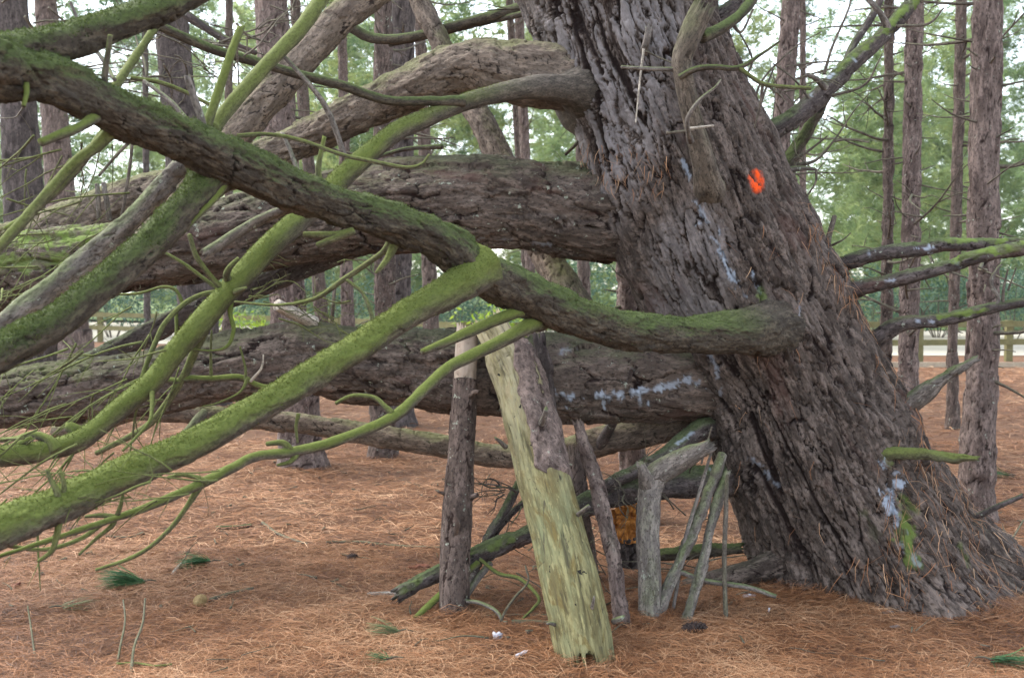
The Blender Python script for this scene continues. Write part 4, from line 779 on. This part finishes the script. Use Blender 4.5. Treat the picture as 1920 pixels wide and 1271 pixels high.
# broad-leaved shrubs beyond the fence
def leaves(C, size, seed, up=.4):
    r = np.random.default_rng(seed); n = len(C); N = r.normal(0, 1, (n, 3)); N[:, 2] = np.abs(N[:, 2]) + up; N /= np.linalg.norm(N, axis=1)[:, None]
    U = np.cross(N, r.normal(0, 1, (n, 3))); U /= np.linalg.norm(U, axis=1)[:, None]; W = np.cross(N, U); L = (size * r.uniform(.6, 1.3, n))[:, None]
    V = np.stack([C - U * L, C + W * L * .36, C + U * L, C - W * L * .36], 1).reshape(-1, 3)
    return V, np.arange(len(V)).reshape(-1, 4), np.repeat(r.random(n), 4)
M['shrub'] = leaf_mat('shrub leaves', (.035, .085, .06), (.06, .125, .08), (.10, .16, .10), .25)
M['weed'] = leaf_mat('fresh leaves', (.16, .27, .02), (.24, .36, .03), (.32, .42, .05), .45)
def shrub(px, d, rx, h, label, mat='shrub', n=2600, size=.075, name='shrub', cat='shrub', grp='shrubs beyond the fence', nst=9):
    c0 = P(px, 560, d); c0[2] = 0; e = empty(name, c0); tag(e, label, cat, grp)
    r = np.random.default_rng(int(px)); k_ = 14; bl = np.stack([r.normal(0, .5, k_) * rx, r.normal(0, .4, k_) * rx, r.uniform(.3, .85, k_) * h], -1)
    id_ = r.integers(0, k_, n); dd = r.normal(0, 1, (n, 3)); dd /= np.linalg.norm(dd, axis=1)[:, None]
    C = bl[id_] + dd * (r.random(n) ** .4)[:, None] * np.array((rx * .42, rx * .42, h * .27)); C = C[C[:, 2] > .05] + c0
    V, Q4, ti = leaves(C, size, int(px) + 1); link('foliage', mesh_np('foliage', V, [Q4], {'tint': ti}, False), M[mat], e)
    for q in range(nst):
        a = r.uniform(0, 6.28); tp = c0 + np.array((math.cos(a) * rx * .5, math.sin(a) * rx * .5, h * .7)); p0 = c0 + np.array((math.cos(a) * .12, math.sin(a) * .12, -.03))
        limb('stem', ([p0, (p0 + tp) / 2 + np.array((0, 0, .08 * h)), tp], [.018, .014, .006]), 'smooth', M['twig'], e, nseg=5, ds=.15)
    return e
for a in ((210, 34, 2.2, 2.4, 'low teal shrub behind the left fence post'), (420, 33, 2.2, 2.2, 'teal shrub behind the left fence between two pines'), (640, 32, 2.0, 2.0, 'blue green shrub behind a pair of pines left of centre'), (860, 30, 2.2, 2.0, 'blue green shrub beyond the gap under the front limb'),
          (1040, 31, 2.0, 2.5, 'pale green shrub in the gap left of the old trunk'), (1640, 33, 2.5, 2.3, 'dark green shrub behind the thinnest right pine'), (1760, 34, 2.4, 2.0, 'green shrub between the two straight right pines'), (1900, 33, 2.4, 2.6, 'browner shrub at the right edge behind the fence')):
    shrub(*a)
shrub(915, 19.8, .75, 1.35, 'bright yellow green weeds by the fence behind the thick log', 'weed', 420, .06, 'weed_clump', 'weeds', 'weeds by the fence', 5)
shrub(445, 25.5, .9, 1.0, 'yellow green weeds by the left run of the fence', 'weed', 420, .06, 'weed_clump', 'weeds', 'weeds by the fence', 5)

# ---------------------------------------------------------------- fence and edging board
M['fence'] = plain_mat('weathered fence timber', (.13, .12, .05), (.18, .165, .075), 6, (1, 1, 1), .3); M['board'] = plain_mat('edging timber', (.45, .38, .28), (.36, .30, .22), 5, None, .3)
fx = [(-60, 34.5), (157, 31.5), (500, 27), (870, 21.4), (1240, 21.4), (1600, 22), (2000, 22.8)]
def fpt(px):
    d = np.interp(px, [q[0] for q in fx], [q[1] for q in fx]); p = P(px, 560, d); p[2] = 0; return p
f0 = fpt(870); fe = empty('wooden_fence', f0); tag(fe, 'low two rail wooden fence running behind the pines', 'fence')
pp_ = [fpt(x) for x in (-40, 187, 340, 485, 640, 760, 870, 1060, 1240, 1400, 1560, 1725, 1893, 2050)]
for q in pp_: box('post', q + np.array((0, 0, -.1)), q + np.array((0, 0, .88)), .14, .11, M['fence'], fe)
for q, q2 in zip(pp_, pp_[1:]):
    for zz in (.80, .42): box('rail', q + np.array((0, -.07, zz)), q2 + np.array((0, -.07, zz)), .04, .125, M['fence'], fe)
e0, e1 = G(1300, 688), G(2300, 690)
bo = empty('edging_board', e0); tag(bo, 'pale timber edging board on the ground by the right fence', 'edging')
for q in range(4):
    u0, u1 = e0 + (e1 - e0) * q / 4, e0 + (e1 - e0) * (q + .985) / 4; box('board', u0 + np.array((0, 0, .04)), u1 + np.array((0, 0, .04)), .05, .13, M['board'], bo)

# ---------------------------------------------------------------- fallen needles
M['litter'] = leaf_mat('fallen needles', (.040, .018, .012), (.29, .126, .052), (.54, .345, .20), .0)
def ribbons(P0, D, L, W, bend, r):
    """bent needles: three cross sections each"""
    n = len(P0); up = np.array((0, 0, 1.)); S = np.cross(D, up); S /= np.linalg.norm(S, axis=1)[:, None] + 1e-9
    S = S + up * r.normal(0, .35, n)[:, None]
    mid = P0 + D * (L * .5)[:, None] + S * (bend * L)[:, None] + up * (np.abs(r.normal(0, .05, n)) * L)[:, None]; e = P0 + D * L[:, None]
    w_ = (W * .5)[:, None]
    V = np.stack([P0 - S * w_, P0 + S * w_, mid - S * w_, mid + S * w_, e - S * w_ * .4, e + S * w_ * .4], 1).reshape(-1, 3)
    b = (np.arange(n) * 6)[:, None]; Q = np.vstack([b + np.array((0, 1, 3, 2)), b + np.array((2, 3, 5, 4))])
    return V, Q
def litter(n, d0, d1, wd, ln, lift, seed):
    r = np.random.default_rng(seed); d = np.sqrt(r.uniform(d0 ** 2, d1 ** 2, n)); x = r.uniform(-.58, .58, n) * d
    a = r.uniform(0, 6.283, n) ; el = r.normal(.03, .10, n)
    D = np.stack([np.cos(a) * np.cos(el), np.sin(a) * np.cos(el), np.sin(el)], -1); L = ln * r.uniform(.5, 1.2, n)
    pile = np.clip(fbm(np.stack([x * 5, d * 5, 0 * d], -1), 2, 91) + .4, 0, 1)
    z = ground_z(x, d) + .003 + r.random(n) ** 1.5 * lift * (.4 + pile)
    V, Q = ribbons(np.stack([x, d, z], -1) - D * L[:, None] * .5, D, L, np.full(n, wd) * r.uniform(.7, 1.2, n), r.normal(0, .07, n), r)
    tn = np.clip(.42 + .38 * fbm(np.stack([x * 2.2, d * 2.2, 0 * d + 3], -1), 4, 92) + .12 * fbm(np.stack([x * .8, d * .8, 0 * d], -1), 2, 93) + r.normal(.04, .22, n), 0, 1)
    return V, Q, np.repeat(tn, 6)
parts_ = [litter(140000, 3.3, 6.2, .0015, .12, .022, 1), litter(70000, 6.0, 10.5, .0028, .15, .025, 2), litter(40000, 10, 22, .006, .2, .03, 3)]
def drift(cx, cy, rad, n, hgt, seed):
    r = np.random.default_rng(seed); q = rad * np.sqrt(r.uniform(.05, 1, n)); a = r.uniform(0, 6.283, n); x = cx + np.cos(a) * q; y = cy + np.sin(a) * q
    b = a + r.normal(1.57, .7, n); el = r.normal(.12, .22, n); D = np.stack([np.cos(b) * np.cos(el), np.sin(b) * np.cos(el), np.sin(el)], -1); L = .12 * r.uniform(.5, 1.2, n)
    z = ground_z(x, y) + .004 + hgt * (1 - q / rad) * r.random(n) + .01 * r.random(n)
    V, Q = ribbons(np.stack([x, y, z], -1) - D * L[:, None] * .5, D, L, np.full(n, .0017), r.normal(0, .08, n), r)
    return V, Q, np.repeat(np.clip(r.normal(.36, .22, n), 0, 1), 6)  # drift needles tinted darker to paint in contact shade at the feet
for q_, (px_, py_, ra_, n_) in enumerate(((1100, 1245, .24, 900), (851, 1160, .2, 1200), (1168, 1175, .13, 600), (1218, 1148, .17, 900), (1243, 1126, .1, 400), (1294, 1133, .1, 400), (1360, 1126, .08, 250), (578, 872, .45, 900), (716, 860, .4, 800), (1848, 975, .4, 1000))):
    g_ = G(px_, py_); parts_.append(drift(g_[0], g_[1], ra_, n_, .05, 300 + q_))
for q_ in range(16):                                                       # along the front of the old trunk
    g_ = G(1470 + q_ * 29, 1112 + (0 if q_ < 8 else (q_ - 8) * 8)); parts_.append(drift(g_[0], g_[1] + .06, .26, 700, .07, 330 + q_))
o_ = 0; Vs, Qs, Tn = [], [], []
for v_, q_, t_ in parts_: Vs.append(v_); Qs.append(q_ + o_); Tn.append(t_); o_ += len(v_)
tag(link('needle_litter', mesh_np('needle_litter', np.vstack(Vs), [np.vstack(Qs)], {'tint': np.concatenate(Tn)}, False), M['litter']), 'rusty brown fallen pine needles carpeting the ground', 'needles', kind='stuff')
# needles caught on the old trunk and limbs, hanging
r = np.random.default_rng(12); x_, y_ = proj(trunkV); fr = trunkV[:, 1] < 5.75
def hang(sel, n, ln, seed, fan=.5):
    r = np.random.default_rng(seed); idx = r.choice(np.nonzero(sel)[0], n); p = trunkV[idx] + np.array((.0, -.022, .0))
    D = np.stack([r.normal(.25, fan, n), r.normal(-.15, .18, n), -np.abs(r.normal(.8, .35, n))], -1); D /= np.linalg.norm(D, axis=1)[:, None]
    V, Q = ribbons(p, D, ln * r.uniform(.5, 1.2, n), np.full(n, .0027), r.normal(0, .10, n), r); return V, Q, np.repeat(np.clip(r.normal(.55, .2, n), 0, 1), 6)
redge = (x_ > 1440 + (y_ - 300) * .52)
L_ = [hang(fr & redge & (y_ > 380) & (y_ < 620), 260, .12, 1), hang(fr & redge & (y_ > 620) & (y_ < 860), 160, .12, 2), hang(fr & (x_ > 1640) & (y_ > 860) & (y_ < 1120), 620, .14, 3, .35), hang(fr & (y_ > 420) & (y_ < 1090) & (x_ > 1350), 130, .10, 4), hang(fr & (x_ < 1250) & (y_ > 270) & (y_ < 360), 120, .09, 5), hang(fr & (y_ > 1040), 420, .14, 6, .8)]
Vs, Qs, Tn, o_ = [], [], [], 0
for v_, q_, t_ in L_: Vs.append(v_); Qs.append(q_ + o_); Tn.append(t_); o_ += len(v_)
tag(link('caught_needles', mesh_np('caught_needles', np.vstack(Vs), [np.vstack(Qs)], {'tint': np.concatenate(Tn)}, False), M['litter'], tree), kind='stuff')

rr = random.Random(21); tb = []
for i in range(330):
    d = math.sqrt(rr.uniform(3.6 ** 2, 9.5 ** 2)); x = rr.uniform(-.55, .55) * d; zz = float(ground_z(np.array([x]), np.array([d]))[0]) + .018; a = rr.uniform(0, 6.28)
    ln = rr.choice((.03, .05, .08, .12, .2)) * rr.uniform(.6, 1.3); r0 = rr.uniform(.0025, .006) if ln > .06 else rr.uniform(.005, .012)
    pt, rd = wander((x, d, zz), (math.cos(a), math.sin(a), rr.uniform(-.05, .12)), ln, r0, 4, .25, .05, rr); tb.append(tube(pt, rd, 5, .03, 'smooth', i, end='jag'))
tag(joined('twig_litter', tb, M['twig']), 'bits of twig and bark strewn among the fallen needles', 'litter', kind='stuff')
# ---------------------------------------------------------------- small things on the needles
def gz(x, y, up=0.0):
    p = G(x, y); p[2] = float(ground_z(np.array([p[0]]), np.array([p[1]]))[0]) + up; return p
M['tuft'] = leaf_mat('green needles', (.03, .085, .035), (.05, .13, .05), (.10, .19, .07), .2)
M['tuftpale'] = leaf_mat('faded green needles', (.10, .13, .06), (.15, .18, .08), (.20, .21, .11), .2)
def tuft(x, y, yaw, ln, n, label, mat='tuft', up=.15, fan=.28):
    p = gz(x, y, .02); e = empty('needle_tuft', p); tag(e, label, 'needle tuft', 'green needle tufts'); r = np.random.default_rng(int(x))
    D = np.stack([np.cos(yaw) + r.normal(0, fan, n), np.sin(yaw) + r.normal(0, fan, n), r.normal(up, .16, n)], -1); D /= np.linalg.norm(D, axis=1)[:, None]
    V, Q = ribbons(np.repeat(p[None], n, 0) + r.normal(0, .008, (n, 3)), D, ln * r.uniform(.6, 1.1, n), np.full(n, .0038), r.normal(0, .06, n), r)
    V[:, 2] = np.maximum(V[:, 2], p[2] - .012)
    link('needles', mesh_np('needles', V, [Q], {'tint': np.repeat(r.random(n), 6)}, False), M[mat], e)
    b = p - np.array((math.cos(yaw), math.sin(yaw), 0)) * .07
    limb('stem', ([b, (b + p) / 2 + np.array((0, 0, .008)), p], [.003, .004, .005]), 'smooth', M['twig'], e, nseg=6)
tuft(266, 1098, 3.4, .21, 240, 'larger green needle tuft lying on the needles at lower left'); tuft(390, 1064, 3.7, .16, 150, 'smaller green needle tuft behind the larger one at lower left')
tuft(745, 1193, 3.2, .14, 45, 'faded green needle tuft on the ground below the reddish pole', 'tuftpale'); tuft(1815, 1138, -1.2, .13, 90, 'green needle tuft drooping at the right foot of the old trunk', up=.05, fan=.5); tuft(1862, 1238, -.5, .2, 50, 'sparse green needle tuft in the bottom right corner'); tuft(120, 1143, .1, .16, 30, 'faded wisp of green needles near the left edge', 'tuftpale'); tuft(725, 1248, 3.3, .08, 26, 'tiny green needle sprig at the bottom left of the thick log'); tuft(1890, 892, 3.2, .25, 40, 'green needle tuft beside the thick right pine')
M['cone'] = plain_mat('pine cone', (.07, .05, .045), (.045, .033, .03), 60, None, .4); M['conepale'] = plain_mat('gnawed cone', (.38, .28, .14), (.26, .18, .08), 50, None, .5)
def cone(x, y, ln, r0, yaw, mat, label, cat, name):
    p = gz(x, y, r0 * .8); V, Fq = [], []; ax = np.array((math.cos(yaw), math.sin(yaw), .08)); sd_ = np.cross(ax, (0, 0, 1)); sd_ /= np.linalg.norm(sd_); u_ = np.cross(sd_, ax)
    t = tube([ax * ln * (f - .5) for f in (0, .25, .5, .75, 1)], [r0 * .35, r0 * .8, r0 * .85, r0 * .6, r0 * .2], 10, .01, 'smooth', int(x)); V = [v for v in t['V']]; tri = [tuple(q) for q in t['T']]; quad = [tuple(q) for q in t['Q']]
    for i in range(90):
        f = (i + .5) / 90; a = i * 2.39996; rad = r0 * (.45 + .6 * math.sin(math.pi * min(1, f * .85 + .12))) * (1 if f < .9 else .6); c = ax * ln * (f - .5); d_ = sd_ * math.cos(a) + u_ * math.sin(a); s2 = np.cross(ax, d_)
        k_ = len(V); w2 = r0 * .30; V += [c + d_ * rad * .6 - s2 * w2 * .6, c + d_ * rad * .6 + s2 * w2 * .6, c + d_ * rad * 1.12 + s2 * w2 * .8 + ax * ln * .07, c + d_ * rad * 1.12 - s2 * w2 * .8 + ax * ln * .07, c + d_ * rad * .9 + ax * ln * .12]
        quad.append((k_, k_ + 1, k_ + 2, k_ + 3)); tri.append((k_ + 3, k_ + 2, k_ + 4))
    o = link(name, mesh_np(name, np.array(V), [np.array(quad), np.array(tri)], smooth=False), M[mat], None, p); tag(o, label, cat)
cone(1300, 1182, .105, .027, .1, 'cone', 'dark closed pine cone on the needles right of the grey sticks', 'pine cone', 'pine_cone')
cone(375, 1135, .07, .026, 1.3, 'conepale', 'pale yellow gnawed pine cone on the needles at lower left', 'pine cone', 'gnawed_cone')
cone(660, 1045, .06, .02, .6, 'cone', 'small dark cone behind the red bark slab', 'pine cone', 'pine_cone')
def ground_stick(pts_, w_, mat, label, group='fallen twigs', h=None):
    ps = [gz(x, y, .012 + (h[i] if h else 0)) for i, (x, y) in enumerate(pts_)]; rd = [w_ * .5 * p[1] / F * (1 - .5 * i / len(ps)) for i, p in enumerate(ps)]
    prop('fallen_twig', (ps, rd), 'smooth', mat, label, 'twig', group, px=.004, end='jag')
ground_stick([(405, 996), (440, 992), (470, 989)], 9, 'darkbranch', 'short dark stick below the thin mossy branch at left')
ground_stick([(492, 985), (520, 1005), (560, 1020), (578, 1024)], 6, 'twig', 'bent thin twig left of the reddish pole')
ground_stick([(612, 1022), (670, 1018), (740, 1022), (825, 1026)], 9, 'twig', 'long twig on the ground ending behind the reddish pole')
ground_stick([(394, 1130), (430, 1118), (474, 1108)], 9, 'twig', 'straight stick next to the pale gnawed cone')
ground_stick([(745, 1114), (715, 1114), (690, 1115)], 10, 'paletwig', 'short pale peeled stick under the mossy limb tip')
ground_stick([(960, 1178), (1000, 1176), (1032, 1178)], 14, 'twig', 'brown stick lying against the left of the thick log foot')
ground_stick([(890, 1168), (950, 1160), (1030, 1162)], 8, 'twig', 'thin stick behind the brown stick at the thick log foot')
ground_stick([(345, 1062), (335, 1070), (325, 1080)], 10, 'paletwig', 'small pale chip beside the smaller green tuft')
ground_stick([(66, 1226), (60, 1205), (53, 1180)], 4.5, 'twig', 'thin dark twig poking up at the left edge', h=(-.02, .05, .11))
ground_stick([(218, 1243), (226, 1222), (235, 1198), (232, 1175)], 5, 'twig', 'dark twig standing up near the bottom left', h=(-.02, .03, .08, .12))
ground_stick([(245, 1262), (252, 1232), (268, 1205), (273, 1180)], 6, 'twig', 'brownish twig standing up beside the dark one at bottom left', h=(-.02, .05, .09, .14))
ground_stick([(218, 1243), (255, 1240), (290, 1246), (322, 1243)], 7, 'mossthin', 'curved mossy twig lying at the foot of the standing twigs')
ground_stick([(1800, 1100), (1860, 1080), (1885, 1055), (1918, 1022)], 5, 'twig', 'wiry twig rising at the right edge beside the old trunk', h=(0, .02, .06, .12))
ground_stick([(270, 1000), (240, 1008), (200, 1006)], 6, 'twig', 'short grey twig under the leftmost mossy branch')
ground_stick([(1000, 1066), (1060, 1060), (1130, 1068)], 12, 'twig', 'brown stick on the ground behind the thick log')
def chip(x, y, ln, wd, ht, yaw, mat, label, cat, name):
    p = gz(x, y, .012); n1_, n2_ = 14, 8; r = np.random.default_rng(int(x + y)); U, W = np.meshgrid(np.linspace(-1, 1, n1_), np.linspace(-1, 1, n2_), indexing='ij'); top = []
    for sgn in (1, -1):
        k_ = np.sqrt(np.clip(1 - (U ** 4 + W ** 4) * .5, .05, 1)); X = U * ln / 2 * k_; Yy = W * wd / 2 * k_; nz_ = fbm(np.stack([X * 40, Yy * 40, 0 * X + sgn], -1), 3, int(x)); Z = sgn * ht * .5 * np.clip(1 - np.maximum(np.abs(U), np.abs(W)) ** 4, 0, 1) * (1 + nz_) + nz_ * ht * .6 + .3 * ht * U
        top.append(np.stack([X * math.cos(yaw) - Yy * math.sin(yaw), X * math.sin(yaw) + Yy * math.cos(yaw), Z], -1).reshape(-1, 3))
    i, j = np.meshgrid(np.arange(n1_ - 1), np.arange(n2_ - 1), indexing='ij'); q = np.stack([i * n2_ + j, (i + 1) * n2_ + j, (i + 1) * n2_ + j + 1, i * n2_ + j + 1], -1).reshape(-1, 4)
    tag(link(name, mesh_np(name, np.vstack(top), [q, q[:, ::-1] + n1_ * n2_]), M[mat], None, p), label, cat)
M['redbark'] = plain_mat('red bark flake', (.24, .09, .05), (.14, .06, .04), 25, None, .6); M['white'] = plain_mat('white litter', (.62, .62, .66), (.45, .46, .52), 30, None, .6); M['greychip'] = plain_mat('grey bark chip', (.20, .17, .16), (.12, .10, .09), 30, None, .6)
chip(785, 1062, .17, .07, .02, .1, 'redbark', 'red brown bark slab on the ground left of the reddish pole', 'bark', 'bark_slab')
chip(933, 1208, .055, .05, .03, .4, 'white', 'crumpled whitish scrap left of the thick log foot', 'scrap', 'paper_scrap'); chip(978, 1243, .10, .025, .01, .9, 'white', 'bluish white feather shaped strip at the bottom centre', 'feather', 'feather')
chip(1442, 1140, .03, .012, .012, 1.2, 'white', 'small white feather in front of the old trunk root', 'feather', 'feather'); chip(1405, 1115, .09, .05, .012, .2, 'white', 'pale flattened scrap under the grey sticks beside the trunk', 'scrap', 'paper_scrap'); chip(1665, 1146, .07, .05, .006, .3, 'greychip', 'greyish flake in front of the old trunk, upper of two', 'flake', 'bark_flake'); chip(1678, 1170, .06, .045, .006, .1, 'greychip', 'greyish flake in front of the old trunk, lower of two', 'flake', 'bark_flake')
chip(30, 1092, .06, .05, .03, .3, 'redbark', 'red brown flake at the left edge', 'bark', 'bark_slab'); chip(905, 1042, .05, .04, .03, .2, 'conepale', 'yellowish chip on the ground between pole and thick log', 'chip', 'wood_chip')


# ---------------------------------------------------------------- thin haze in the wood
hz = NT('haze'); hz.t.nodes.remove(hz.b); vol = hz.n('VolumePrincipled'); vol.inputs['Color'].default_value = (.95, .97, .93, 1); vol.inputs['Density'].default_value = .0005; vol.inputs['Anisotropy'].default_value = .2
hz.l(vol.outputs[0], hz.t.nodes['Material Output'].inputs['Volume'])
hv = np.array([(x, y, z_) for z_ in (-1.2, 26.) for x, y in ((-320, -60), (320, -60), (320, 520), (-320, 520))], float)
tag(link('haze', mesh_np('haze', hv, [np.array([(3, 2, 1, 0), (4, 5, 6, 7), (0, 1, 5, 4), (1, 2, 6, 5), (2, 3, 7, 6), (3, 0, 4, 7)])], smooth=False), hz.m), kind='stuff')
